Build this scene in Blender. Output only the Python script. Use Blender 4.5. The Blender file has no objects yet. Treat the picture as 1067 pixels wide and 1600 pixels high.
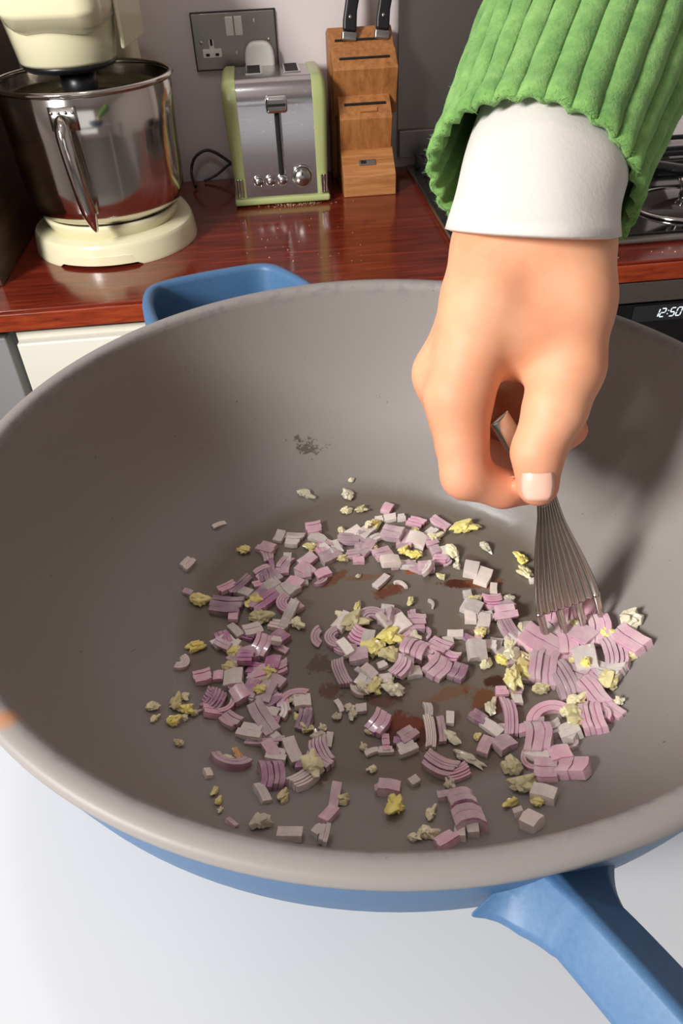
import bpy, bmesh, math, random
import numpy as np
from mathutils import Vector, Matrix, noise
R = math.radians
sc = bpy.context.scene
col = sc.collection

# ------------------------------------------------------------------ camera
F_PX, PITCH, ROLL, CAMZ = 1176.65, R(40.047), R(-2.6847), 1.35
fw = Vector((0, math.cos(PITCH), -math.sin(PITCH)))
r0 = Vector((1, 0, 0)); u0 = r0.cross(fw)
cr = r0*math.cos(ROLL) + u0*math.sin(ROLL)
cu = -r0*math.sin(ROLL) + u0*math.cos(ROLL)
CAM = Vector((0, 0, CAMZ))
cd = bpy.data.cameras.new('camera'); cam = bpy.data.objects.new('camera', cd); col.objects.link(cam)
cam.matrix_world = Matrix(((cr.x, cu.x, -fw.x, 0), (cr.y, cu.y, -fw.y, 0), (cr.z, cu.z, -fw.z, CAMZ), (0, 0, 0, 1)))
cd.sensor_fit = 'VERTICAL'; cd.sensor_height = 36; cd.lens = 36*F_PX/1600; cd.clip_start = .01
sc.camera = cam
# ------------------------------------------------------------------ world, lights, exposure
sc.view_settings.view_transform = 'Standard'; sc.view_settings.look = 'None'
sc.view_settings.gamma = 1; sc.view_settings.exposure = 0.0; sc.view_settings.use_curve_mapping = False
w = bpy.data.worlds.new('world'); sc.world = w; w.use_nodes = True
w.node_tree.nodes['Background'].inputs[0].default_value = (.78, .86, 1, 1)
w.node_tree.nodes['Background'].inputs[1].default_value = .03
def area(name, loc, target, sx, sy, power, colr):
    l = bpy.data.lights.new(name, 'AREA'); l.shape = 'RECTANGLE'; l.size = sx; l.size_y = sy
    l.energy = power; l.color = colr
    o = bpy.data.objects.new(name, l); col.objects.link(o); o.location = loc
    o.rotation_euler = (Vector(target)-Vector(loc)).to_track_quat('-Z', 'Y').to_euler()
    return o
area('window_daylight', (-1.16, -.52, 1.86), (.05, .3, 1.10), .36, .46, 44, (1, .985, .965))
spl = bpy.data.lights.new('back_wall_fill_spot', 'SPOT'); spl.energy = 62; spl.spot_size = R(52); spl.spot_blend = .7; spl.shadow_soft_size = .12; spl.color = (1, .95, .90)  # added spot, tops up the side daylight on the back wall and toaster
spo = bpy.data.objects.new('back_wall_fill_spot', spl); col.objects.link(spo); spo.location = (-1.12, -.1, 2.0)
spo.rotation_euler = (Vector((.22, 1.6, 1.12))-spo.location).to_track_quat('-Z', 'Y').to_euler()
area('ceiling_lamp', (-.26, .72, 2.40), (-.08, .66, .9), .05, .15, 2.1, (.95, .97, 1))
area('rear_fill_light', (.25, -2.6, 1.35), (.1, 1.2, 1.15), 1.5, 1.7, 7, (.93, .96, 1))  # added fill panel behind the camera, brightens the toaster front and its reflections

# ------------------------------------------------------------------ helpers
def lin(h):
    h = h.lstrip('#'); v = [int(h[i:i+2], 16)/255 for i in (0, 2, 4)]
    return tuple(((c+.055)/1.055)**2.4 if c > .04045 else c/12.92 for c in v) + (1,)
def new_mat(name, colr, rough=.5, metal=0, sss=0, sss_r=(.01, .004, .003), coat=0, ior=1.5, spec=.5):
    m = bpy.data.materials.new(name); m.use_nodes = True
    b = m.node_tree.nodes['Principled BSDF']
    b.inputs['Base Color'].default_value = lin(colr) if isinstance(colr, str) else colr
    b.inputs['Roughness'].default_value = rough; b.inputs['Metallic'].default_value = metal
    b.inputs['IOR'].default_value = ior; b.inputs['Specular IOR Level'].default_value = spec
    if sss:
        b.inputs['Subsurface Weight'].default_value = sss; b.inputs['Subsurface Radius'].default_value = sss_r
        b.inputs['Subsurface Scale'].default_value = 1
    if coat: b.inputs['Coat Weight'].default_value = coat; b.inputs['Coat Roughness'].default_value = .1
    return m
class NT:
    def __init__(s, m): s.t = m.node_tree; s.b = s.t.nodes['Principled BSDF']
    def n(s, typ, **k):
        x = s.t.nodes.new(typ)
        for a, v in k.items():
            if a.startswith('_'): x.inputs[a[1:].replace('_', ' ')].default_value = v
            else: setattr(x, a, v)
        return x
    def l(s, a, b): s.t.links.new(a, b)
    def coord(s, scale=(1, 1, 1), rot=(0, 0, 0)):
        c = s.n('ShaderNodeTexCoord'); m = s.n('ShaderNodeMapping'); m.inputs['Scale'].default_value = scale
        m.inputs['Rotation'].default_value = rot
        s.l(c.outputs['Object'], m.inputs[0]); return m.outputs[0]
    def noise(s, vec, scale, detail=4, rough=.6, dist=0):
        x = s.n('ShaderNodeTexNoise'); x.inputs['Scale'].default_value = scale; x.inputs['Detail'].default_value = detail
        x.inputs['Roughness'].default_value = rough; x.inputs['Distortion'].default_value = dist
        if vec is not None: s.l(vec, x.inputs['Vector'])
        return x.outputs[0]
    def ramp(s, fac, stops):
        x = s.n('ShaderNodeValToRGB'); e = x.color_ramp.elements
        while len(e) < len(stops): e.new(.5)
        for k, (p, c) in enumerate(stops):
            e[k].position = p; e[k].color = lin(c) if isinstance(c, str) else (c, c, c, 1)
        s.l(fac, x.inputs[0]); return x.outputs[0]
    def math(s, op, a, b=None, clamp=False):
        x = s.n('ShaderNodeMath', operation=op, use_clamp=clamp)
        for k, v in enumerate((a, b)):
            if v is None: continue
            if isinstance(v, (int, float)): x.inputs[k].default_value = v
            else: s.l(v, x.inputs[k])
        return x.outputs[0]
    def mix(s, f, a, b):
        x = s.n('ShaderNodeMix', data_type='RGBA')
        for i, v in ((0, f), (6, a), (7, b)):
            if isinstance(v, (int, float)): x.inputs[i].default_value = v
            elif isinstance(v, str): x.inputs[i].default_value = lin(v)
            else: s.l(v, x.inputs[i])
        return x.outputs[2]
    def bump(s, h, strength=.3, dist=.001):
        x = s.n('ShaderNodeBump'); x.inputs['Strength'].default_value = strength; x.inputs['Distance'].default_value = dist
        s.l(h, x.inputs['Height']); s.l(x.outputs[0], s.b.inputs['Normal'])
    def color(s, o): s.l(o, s.b.inputs['Base Color'])
    def rough(s, o): s.l(o, s.b.inputs['Roughness'])

def link(name, me, mats=(), parent=None, smooth=True):
    o = bpy.data.objects.new(name, me); col.objects.link(o)
    for m in (mats if isinstance(mats, (list, tuple)) else [mats]): me.materials.append(m)
    if smooth: me.shade_smooth()
    if parent: o.parent = parent
    return o
def mesh(name, vs, fs, mats=(), parent=None, smooth=False, idx=None):
    me = bpy.data.meshes.new(name); me.from_pydata([tuple(v) for v in vs], [], fs); me.update()
    bm = bmesh.new(); bm.from_mesh(me); bmesh.ops.recalc_face_normals(bm, faces=bm.faces); bm.to_mesh(me); bm.free()
    if idx:
        me.polygons.foreach_set('material_index', idx)
    return link(name, me, mats, parent, smooth)
def empty(name, loc=(0, 0, 0), rz=0):
    o = bpy.data.objects.new(name, None); col.objects.link(o); o.location = loc; o.rotation_euler.z = rz
    o.empty_display_size = .02; return o
def tag(o, label=None, cat=None, group=None, kind=None):
    for k, v in (('label', label), ('category', cat), ('group', group), ('kind', kind)):
        if v: o[k] = v
    return o
def bevel(o, w, seg=3, angle=40):
    m = o.modifiers.new('bevel', 'BEVEL'); m.width = w; m.segments = seg; m.limit_method = 'ANGLE'; m.angle_limit = R(angle)
    o.data.shade_smooth()
    o.modifiers.new('wn', 'WEIGHTED_NORMAL').keep_sharp = False
    return o
def box(name, c, s, mat, parent=None, bev=0, seg=2, rot=None):
    x, y, z = (k/2 for k in s)
    vs = [Vector((a*x, b*y, d*z)) for d in (-1, 1) for a, b in ((-1, -1), (1, -1), (1, 1), (-1, 1))]
    if rot is not None: vs = [rot @ v for v in vs]
    vs = [v+Vector(c) for v in vs]
    o = mesh(name, vs, [(0, 3, 2, 1), (4, 5, 6, 7), (0, 1, 5, 4), (1, 2, 6, 5), (2, 3, 7, 6), (3, 0, 4, 7)], mat, parent)
    if bev: bevel(o, bev, seg)
    return o
def lathe(name, prof, mat, parent=None, seg=64, c=(0, 0, 0), sx=1, sy=1, closed=False, smooth=True, axis=None, idx=None):
    vs, fs, ids = [], [], []; n = len(prof); M = Matrix.Identity(3)
    if axis is not None: M = Vector(axis).to_track_quat('Z', 'Y').to_matrix()
    for i in range(seg):
        a = 2*math.pi*i/seg
        for r, z in prof: vs.append(M @ Vector((r*math.cos(a)*sx, r*math.sin(a)*sy, z)) + Vector(c))
    m = n if closed else n-1
    for i in range(seg):
        j = (i+1) % seg
        for k in range(m):
            k2 = (k+1) % n
            fs.append((i*n+k, j*n+k, j*n+k2, i*n+k2)); ids.append(idx[k] if idx else 0)
    me = bpy.data.meshes.new(name); me.from_pydata([tuple(v) for v in vs], [], fs)
    bm = bmesh.new(); bm.from_mesh(me); bmesh.ops.remove_doubles(bm, verts=bm.verts, dist=1e-6); bmesh.ops.dissolve_degenerate(bm, edges=bm.edges, dist=1e-6)
    bmesh.ops.recalc_face_normals(bm, faces=bm.faces); bm.to_mesh(me); bm.free()
    if idx and len(me.polygons) == len(ids): me.polygons.foreach_set('material_index', ids)
    return link(name, me, mat, parent, smooth)
def prism(name, pts, x0, x1, mat, parent=None, bev=0, axis='x'):
    n = len(pts)                                   # outline in (y, z), extruded along x
    vs = [(x0, p[0], p[1]) for p in pts] + [(x1, p[0], p[1]) for p in pts]
    if axis == 'z': vs = [(v[1], v[2], v[0]) for v in vs]
    if axis == 'y': vs = [(v[1], v[0], v[2]) for v in vs]
    fs = [tuple(range(n)), tuple(range(2*n-1, n-1, -1))] + [(i, (i+1) % n, n+(i+1) % n, n+i) for i in range(n)]
    o = mesh(name, vs, fs, mat, parent)
    if bev: bevel(o, bev)
    return o
def sweep(name, path, sect, mat, parent=None, up=(0, 0, 1), cap=True, smooth=True, scales=None):
    P = [Vector(p) for p in path]; vs, fs = [], []; n = len(sect); up = Vector(up)
    for i, p in enumerate(P):
        t = (P[min(i+1, len(P)-1)]-P[max(i-1, 0)]).normalized()
        s = t.cross(up).normalized(); uu = s.cross(t)
        k = scales[i] if scales else (1, 1)
        for a, b in sect: vs.append(p + s*a*k[0] + uu*b*k[1])
    for i in range(len(P)-1):
        for j in range(n):
            fs.append((i*n+j, i*n+(j+1) % n, (i+1)*n+(j+1) % n, (i+1)*n+j))
    if cap: fs += [tuple(range(n)), tuple(range((len(P)-1)*n, len(P)*n))]
    return mesh(name, vs, fs, mat, parent, smooth)
def circ(r, n=12, b=None): return [(r*math.cos(2*math.pi*i/n), (b or r)*math.sin(2*math.pi*i/n)) for i in range(n)]
def catmull(pts, k=8):
    P = [Vector(p) for p in pts]; out = []
    for i in range(len(P)-1):
        a, b, c, d = P[max(i-1, 0)], P[i], P[i+1], P[min(i+2, len(P)-1)]
        for j in range(k):
            t = j/k
            out.append(.5*((2*b)+(c-a)*t+(2*a-5*b+4*c-d)*t*t+(3*b-a-3*c+d)*t**3))
    return out+[P[-1]]
def direction(px, py): return fw + cr*((px-533.5)/F_PX) + cu*((800-py)/F_PX)
def at(px, py, dep): return CAM + direction(px, py)*dep
def at_z(px, py, z):
    d = direction(px, py); return CAM + d*((z-CAMZ)/d.z)

# ------------------------------------------------------------------ materials
def wood(name, a, b, c, axis=(1, 12, 12), rough=.3, scale=9, coat=0, bumpy=.1):
    m = new_mat(name, b, rough, coat=coat); t = NT(m); v = t.coord(axis)
    n = t.noise(v, scale, 6, .65, .6); n2 = t.noise(t.coord((axis[0]*.4, axis[1]*.5, axis[2]*.5)), scale*.5, 3)
    f = t.math('ADD', t.math('MULTIPLY', n, .75), t.math('MULTIPLY', n2, .3))
    t.color(t.ramp(f, [(.32, a), (.52, b), (.72, c)])); t.bump(n, bumpy, .0006); return m
M_counter = wood('red_hardwood', '#43130c', '#6b2316', '#8a3a24', (1.3, 16, 16), .16, 7, coat=.3, bumpy=.03)
M_counter_edge = wood('red_hardwood_edge', '#5c1a0c', '#8d3417', '#a94c25', (2, 18, 18), .3, 9)
M_dark_wood = wood('dark_brown_wood', '#1e120b', '#3a2414', '#543820', (12, 1.2, 12), .45, 6)
M_oak = wood('oak', '#7d4a20', '#9d6636', '#b57d49', (14, 14, 1.2), .5, 8)
M_oak_h = wood('oak_cross', '#895324', '#a97140', '#c08a54', (1.5, 14, 22), .5, 9)
M_cream = new_mat('cream_enamel', '#e2dcb8', .25, coat=.5)
M_cabinet = new_mat('cream_cabinet_paint', '#e9e6d8', .35)
M_white = new_mat('white_worktop', '#e4e8ec', .35)
t = NT(M_white); n = t.noise(t.coord(), 3, 2); t.color(t.ramp(n, [(.35, '#c6c8ca'), (.65, '#cfd0d1')]))
n = t.noise(t.coord(), 900, 2); t.bump(n, .04, .0003)
M_wall = new_mat('white_wall_paint', '#d3c9c8', .75)
t = NT(M_wall); t.bump(t.noise(t.coord(), 60, 5), .15, .001)
M_floor = new_mat('grey_floor', '#8b8884', .6)
M_grey_panel = new_mat('grey_panel', '#8f8f90', .5)
def steel(name, c='#b9b6b2', rough=.25, stretch=(1, 60, 60), amt=.1, scale=30):
    m = new_mat(name, c, rough, 1); t = NT(m)
    n = t.noise(t.coord(stretch), scale, 3)
    x = t.math('ADD', t.math('MULTIPLY', n, amt*2), rough-amt); t.rough(x); t.bump(n, .04, .0003); return m
M_steel = steel('polished_steel', '#c9c5c0', .12, (30, 30, 1), .05)
M_bowl = steel('polished_bowl_steel', '#c8c3bb', .13, (1, 1, 1), .06, 6)
M_brushed = steel('brushed_steel', '#a9a5a0', .3)
M_splash = steel('brushed_dark_steel', '#8d8882', .38, (60, 60, 1), .08, 12)
M_toaster_steel = steel('toaster_steel', '#bfbcbb', .2, (1, 40, 40), .08)
t = NT(M_toaster_steel); sp = t.noise(t.coord((1, 1, 1)), 160, 2, .5)
t.color(t.ramp(sp, [(.68, '#b8b5b5'), (.76, '#d6d0c8')]))
M_chrome = new_mat('chrome', '#dcdcdc', .06, 1)
M_socket = steel('brushed_socket_plate', '#8e8981', .35, (1, 50, 50))
M_green = new_mat('pale_green_enamel', '#a9b377', .35, coat=.2)
M_white_pl = new_mat('white_plastic', '#e6e4dc', .4)
M_black = new_mat('black_plastic', '#141416', .35)
M_dark = new_mat('dark_recess', '#0a0908', .8)
M_glass_black = new_mat('black_glass', '#0b0b0d', .08, coat=.5)
M_blue = new_mat('blue_enamel', '#456c90', .5)
t = NT(M_blue); n = t.noise(t.coord(), 700, 3); t.color(t.ramp(n, [(.3, '#3b5f85'), (.7, '#44688c')])); t.bump(n, .12, .0003)
M_black_iron = new_mat('black_cast_iron', '#121213', .55)
M_display = new_mat('display_digits', '#dfeef5', .5)
M_display.node_tree.nodes['Principled BSDF'].inputs['Emission Color'].default_value = (.8, .93, 1, 1)
M_display.node_tree.nodes['Principled BSDF'].inputs['Emission Strength'].default_value = .9

# ------------------------------------------------------------------ room shell (local frame along the back worktop)
TH = R(4.3176); ORG = Vector((0, 1.0443, .90))
FR = Matrix.Translation(ORG) @ Matrix.Rotation(TH, 4, 'Z')
def place(o, u=0, v=0, z=0, rz=0):
    o.matrix_world = FR @ Matrix.Translation((u, v, z)) @ Matrix.Rotation(rz, 4, 'Z'); return o
def S(o, *a): place(o, *a); return tag(o, kind='structure')
S(box('floor', (0, -1.6, -.905), (5, 4.5, .01), M_floor))
S(box('wall_back', (0, .61, .35), (5, .1, 2.5), M_wall))
S(box('wall_left', (-2.0, -1.6, .35), (.1, 4.4, 2.5), M_wall))
S(box('wall_right', (2.4, -1.6, .35), (.1, 4.4, 2.5), M_wall))
S(box('wall_front', (0, -3.85, .35), (5, .1, 2.5), M_wall))
S(box('ceiling', (0, -1.6, 1.605), (5, 4.5, .01), M_wall))
# back worktop with oven below
wt = empty('kitchen_worktop'); place(wt)
tag(wt, 'glossy red hardwood worktop running along the back wall under the toaster', 'worktop')
box('worktop_slab', (.1, .278, -.0145), (2.6, .552, .029), M_counter, wt, .002)
box('front_edge', (.1, -.0035, -.016), (2.6, .005, .026), M_counter_edge, wt, .0015)
cab = empty('base_cabinet'); place(cab)
tag(cab, 'cream base cabinet below the red worktop on the left', 'cabinet')
box('body', (-.148, .28, -.455), (.63, .53, .83), M_cabinet, cab)
box('door', (-.148, .006, -.45), (.626, .02, .80), M_cabinet, cab, .003)
gp = empty('dishwasher'); place(gp)
tag(gp, 'grey appliance front recessed left of the cream cabinet', 'dishwasher')
box('body', (-.78, .30, -.455), (.6, .5, .83), M_grey_panel, gp); box('door', (-.78, .035, -.45), (.596, .03, .80), M_grey_panel, gp, .003)
ov = empty('built_in_oven'); place(ov)
tag(ov, 'built-in oven with steel trim and black clock panel under the hob', 'oven')
box('body', (.49, .29, -.455), (.595, .5, .83), M_dark, ov)
box('trim_strip', (.49, .012, -.048), (.6, .03, .034), M_brushed, ov, .002)
box('control_panel', (.49, .012, -.12), (.6, .028, .105), M_glass_black, ov, .001)
box('door', (.49, .012, -.47), (.6, .028, .58), M_glass_black, ov, .002)
dp = box('display', (.512, -.0035, -.083), (.092, .002, .026), new_mat('display_window', '#2a2c2e', .3), ov)
SEG = {'0': 'abcdef', '1': 'bc', '2': 'abged', '5': 'afgcd', ':': ''}
def digit(ch, x, z, h=.0135, wd=.0072):
    sl = .18; t_ = .0016
    def bar(a, b):
        a = Vector(a); b = Vector(b); d = (b-a).normalized()*.0007; nrm = Vector((-(b-a).y, (b-a).x)).normalized()*t_/2
        pts = [a+d+nrm, a+d-nrm, b-d-nrm, b-d+nrm]
        return [(x+p.x+p.y*sl, -.0052, z+p.y) for p in pts]
    P = {'a': ((0, h), (wd, h)), 'b': ((wd, h), (wd, h/2)), 'c': ((wd, h/2), (wd, 0)), 'd': ((0, 0), (wd, 0)), 'e': ((0, h/2), (0, 0)), 'f': ((0, h), (0, h/2)), 'g': ((0, h/2), (wd, h/2))}
    quads = [bar(*P[s]) for s in SEG[ch]] if ch != ':' else [[(x+dx+zz*sl, -.0052, z+zz+dz) for dx, dz in ((0, 0), (.0016, 0), (.0016, .0016), (0, .0016))] for zz in (h*.25, h*.65)]
    return quads
for ch, x in zip('12:50', (.4985, .5085, .5195, .524, .5345)):
    q = digit(ch, x, -.0895); vs = [p for k in q for p in k]
    mesh('digit', vs, [(4*i, 4*i+1, 4*i+2, 4*i+3) for i in range(len(q))], M_display, dp)

# splashback
sb = box('steel_splashback', (.4615, .5535, .30), (.549, .008, .56), M_splash)
place(sb, 0, 0, 0); tag(sb, 'dark brushed steel splashback behind the hob', 'splashback')
sb.modifiers.clear()
rl = empty('upstand_ledge'); place(rl)
tag(rl, 'thin dark steel ledge along the foot of the splashback', 'ledge')
box('ledge_bar', (.46, .5425, .045), (.545, .012, .05), M_splash, rl, .002)
# hob
hb = empty('gas_hob'); place(hb)
tag(hb, 'black glass gas hob with steel edge set in the red worktop', 'hob')
box('frame', (.495, .300, .004), (.585, .475, .008), M_brushed, hb, .003)
box('glass_plate', (.495, .302, .0092), (.553, .443, .004), M_glass_black, hb, .0015)
for (gx, gy) in ((.345, .43), (.345, .185), (.645, .43)):
    bn = lathe('burner', [(0, .012), (.042, .012), (.045, .016), (.045, .022), (.036, .024), (.034, .030), (0, .031)], M_black_iron, hb, 32, (gx, gy, 0))
for gx in (.345, .645):
    y0_ = .10 if gx < .5 else .345
    g = box('pan_support', (gx, .40 if gx > .5 else .302, .033), (.26, .008, .008), M_black_iron, hb, .0015)
    for dx in (-.125, .125): box('support_bar', (gx+dx, (y0_+.505)/2, .030), (.009, .505-y0_+.01, .010), M_black_iron, g, .0015)
    for gy in ((.10, .185, .43, .505) if gx < .5 else (.345, .43, .505)):
        box('support_bar', (gx, gy, .033), (.25, .008, .008), M_black_iron, g, .0015)
    for dx in (-.125, .125):
        for gy in (y0_, .505): box('support_foot', (gx+dx, gy, .018), (.010, .010, .018), M_black_iron, g, .001)
# frying pan lid with chrome knob + handled lid on hob
ld = empty('pan_lid'); place(ld, .607, .185, .0135)
tag(ld, 'smoky glass pan lid with chrome knob lying at the front of the hob', 'lid')
M_lid = new_mat('smoked_glass', '#241f1e', .06, coat=.4)
lathe('lid_dome', [(.080, 0), (.078, .003), (.06, .010), (.035, .015), (0, .017), (0, .015), (.034, .013), (.059, .008), (.076, .001), (.079, -.001)], M_lid, ld, 48)
lathe('lid_rim', [(.078, -.002), (.083, -.002), (.084, .001), (.080, .004), (.077, .002)], M_steel, ld, 48, closed=True)
kb = lathe('lid_knob', [(0, .016), (.009, .017), (.008, .026), (.011, .032), (.016, .038), (.014, .044), (0, .046)], M_chrome, ld, 32)
sp = empty('black_handled_pan'); place(sp, .83, .235, .0150)
tag(sp, 'frying pan on the right of the hob with a black handle', 'pan')
lathe('pan_body', [(0, 0), (.095, 0), (.104, .006), (.118, .045), (.121, .046), (.121, .043), (.107, .004), (.096, -.003), (0, -.003)], M_black_iron, sp, 48)
hp = [(-.113, -.003, .030), (-.145, -.010, .034), (-.215, -.022, .045), (-.290, -.034, .062)]
sweep('handle', catmull(hp, 5), [(a*1.0, b) for a, b in ((-.011, -.006), (.011, -.006), (.012, .003), (.008, .007), (-.008, .007), (-.012, .003))], M_black, sp)

# ------------------------------------------------------------------ wooden box far left
wb = empty('wooden_box'); place(wb)
tag(wb, 'tall dark brown wooden box at the left edge beside the stand mixer', 'box')
box('side_panel', (-.494, .30, .2), (.018, .42, .4), M_dark_wood, wb, .002)
box('front_panel', (-.60, .10, .2), (.20, .018, .4), M_dark_wood, wb, .002)
box('top_panel', (-.595, .30, .409), (.22, .42, .018), M_dark_wood, wb, .002)
box('back_panel', (-.60, .50, .2), (.20, .018, .4), M_dark_wood, wb, .002)

# ------------------------------------------------------------------ stand mixer
mx = empty('stand_mixer'); place(mx, -.334, .258, 0, R(-6))
tag(mx, 'cream stand mixer with a large polished steel bowl on the worktop', 'mixer')
def foot_base():
    n = 96; prof = [(.131, .0), (.1315, .005), (.1285, .028), (.1255, .0335), (.119, .0365), (.108, .039), (.099, .037), (.095, .030), (0, .030)]
    vs, fs = [], []; k = len(prof)
    for i in range(n):
        a = 2*math.pi*i/n - math.pi/2
        d = abs((i/n+.5) % 1 - .5)*360          # degrees from the front
        for j, (r, z) in enumerate(prof):
            if j == 0:
                d2 = abs(((i/n*360+180) % 360)-180); lift = .019*max(0, min(1, (28-d2)/6))
                z = z+lift
            back = 1+.55*max(0, math.sin(a))**2
            vs.append((r*math.cos(a)*(1 if a < 0 else 1), r*math.sin(a)*back, max(z, .0) if j else z))
    for i in range(n):
        for j in range(k-1): fs.append((i*k+j, ((i+1) % n)*k+j, ((i+1) % n)*k+j+1, i*k+j+1))
    fs.append(tuple(i*k for i in range(n)))
    o = mesh('base', vs, fs, M_cream, mx, True); o.data.set_sharp_from_angle(angle=R(32)); return bevel(o, .002, 2, 28)
foot_base()
lathe('bowl_seat', [(.094, .030), (.100, .034), (.107, .050), (.108, .056), (.100, .056), (.09, .03)], M_cream, mx, 64)
bowl = lathe('bowl', [(0, .054), (.085, .054), (.104, .058), (.116, .067), (.1225, .083), (.1235, .11), (.126, .18), (.1285, .238), (.1275, .239), (.125, .18), (.1222, .11), (.121, .085), (.114, .069), (.10, .062), (0, .060)], M_bowl, mx, 96)
lathe('bowl_rim', [(.1275, .236), (.1315, .236), (.1335, .2395), (.1315, .243), (.1275, .243), (.1262, .2395)], M_bowl, bowl, 96, closed=True)
pl_ = []
for i in range(9):
    a = R(-98.5+i*2.2)
    for z in (.196, .226): pl_.append((.1285*math.cos(a), .1285*math.sin(a), z))
hpl = mesh('handle_plate', pl_, [(2*i, 2*i+2, 2*i+3, 2*i+1) for i in range(8)], M_brushed, bowl, True)
hpl.modifiers.new('s', 'SOLIDIFY').thickness = .0025
for i in range(4):
    a = R(-96.5+i*4.4); lathe('rivet', [(.0022, 0), (.0018, .001), (0, .0016)], M_bowl, hpl, 12, (.130*math.cos(a), .130*math.sin(a), .219), axis=(math.cos(a), math.sin(a), 0))
hpth = catmull([(.0, -.128, .203), (.001, -.140, .207), (.003, -.152, .197), (.006, -.156, .165), (.009, -.153, .12), (.011, -.146, .085), (.012, -.138, .062)], 6)
ns = len(hpth)
sweep('bowl_handle', hpth, circ(.0120, 14, .0105), M_steel, bowl, up=(1, .1, 0), scales=[(1, 1)]*(ns-8)+[(1-.09*i, 1-.1*i) for i in range(8)])
# column and head
prism('column', [(.12, .03), (.205, .03), (.21, .20), (.20, .36), (.115, .34), (.14, .27), (.152, .15)], -.046, .046, M_cream, mx, .014)
hd = prism('head', [(-.085, .30), (-.11, .33), (-.112, .375), (-.09, .415), (-.03, .435), (.10, .432), (.19, .41), (.215, .36), (.205, .30)], -.070, .070, M_cream, mx, .03)
lathe('drive_housing', [(.0, .262), (.066, .262), (.069, .266), (.0745, .300), (.079, .325), (.077, .34), (0, .34)], M_cream, mx, 64, (-.012, -.005, 0))
lathe('housing_gasket', [(0, .253), (.060, .253), (.066, .257), (.066, .263), (0, .263)], M_black, mx, 48, (-.012, -.005, 0))
lathe('planetary_hub', [(0, .215), (.022, .215), (.026, .222), (.026, .254), (0, .254)], M_black, mx, 32, (-.002, -.012, 0))
box('side_trim', (.0735, .05, .325), (.006, .14, .10), M_cream, mx, .003)

# ------------------------------------------------------------------ double socket, plug, cables
sk = empty('wall_socket'); place(sk, -.110, .56, .2335)
tag(sk, 'brushed steel double wall socket with white switches above the toaster', 'socket')
box('face_plate', (0, -.0045, 0), (.147, .009, .087), M_socket, sk, .0015)
box('back_rim', (0, -.001, 0), (.151, .004, .091), M_black, sk, .001)
for x in (-.0075, .0085):
    s_ = box('rocker_switch', (x, -.0105, .023), (.0135, .006, .029), M_white_pl, sk, .001, rot=Matrix.Rotation(R(5), 3, 'X'))
b = box('socket_insert', (-.043, -.0098, -.004), (.009, .003, .016), M_white_pl, sk, .001)
box('socket_insert', (-.043, -.0098, -.017), (.034, .003, .014), M_white_pl, sk, .001)
for x, z, sx_, sz in ((-.043, .0, .004, .009), (-.0515, -.019, .0065, .004), (-.0345, -.019, .0065, .004)): box('pin_hole', (x, -.0116, z), (sx_, .001, sz), M_dark, b)
for x in (-.0605, .0605): lathe('screw', [(.003, 0), (.0028, .001), (0, .0012)], M_steel, sk, 16, (x, -.009, 0), axis=(0, -1, 0))
for x in (.0005, .0365): box('indicator_mark', (x, -.0092, .030 if x > .01 else -.018), (.002, .0008, .005), M_white_pl, sk)
pg = empty('mains_plug'); place(pg, -.069, .551, .2065)
tag(pg, 'white mains plug pushed into the right outlet of the wall socket', 'plug')
pp = []
for i in range(40):
    a = 2*math.pi*i/40; c_, s_ = math.cos(a), math.sin(a)
    pp.append((.0265*(abs(c_)**.6)*(1 if c_ > 0 else -1)*(1-.08*s_), .027*(abs(s_)**.75)*(1 if s_ > 0 else -1)))
prism('plug_body', pp, -.026, 0, M_white_pl, pg, .006, axis='y')
def cable(name, pts, r, mat, label, cat='cable'):
    o = sweep(name, catmull(pts, 8), circ(r, 8), mat); place(o); tag(o, label, cat); return o
cable('power_cable', [(-.215, .50, .004), (-.222, .535, .02), (-.212, .545, .045), (-.185, .548, .056), (-.155, .545, .04), (-.13, .54, .018), (-.11, .53, .006)], .0028, M_black, 'black cable looping against the wall between mixer and toaster')
cable('toaster_cable', [(-.2, .535, .004), (-.175, .54, .012), (-.15, .545, .027), (-.115, .547, .045), (-.085, .55, .12), (-.07, .55, .175)], .0026, M_black, 'black toaster cable crossing behind the toaster up to the plug')

# ------------------------------------------------------------------ toaster
ts = empty('toaster'); place(ts, -.0515, .375, 0)
tag(ts, 'two-slice toaster with pale green sides and brushed steel front', 'toaster')
def arch(w, h, z0, rr, n=8):
    pts = [(-w, z0)]
    for i in range(n+1):
        a = math.pi-math.pi/2*i/n; pts.append((-w+rr+rr*math.cos(a), h-rr+rr*math.sin(a)))
    for i in range(n+1):
        a = math.pi/2-math.pi/2*i/n; pts.append((w-rr+rr*math.cos(a), h-rr+rr*math.sin(a)))
    return pts+[(w, z0)]
def flip(p): return p
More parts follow.
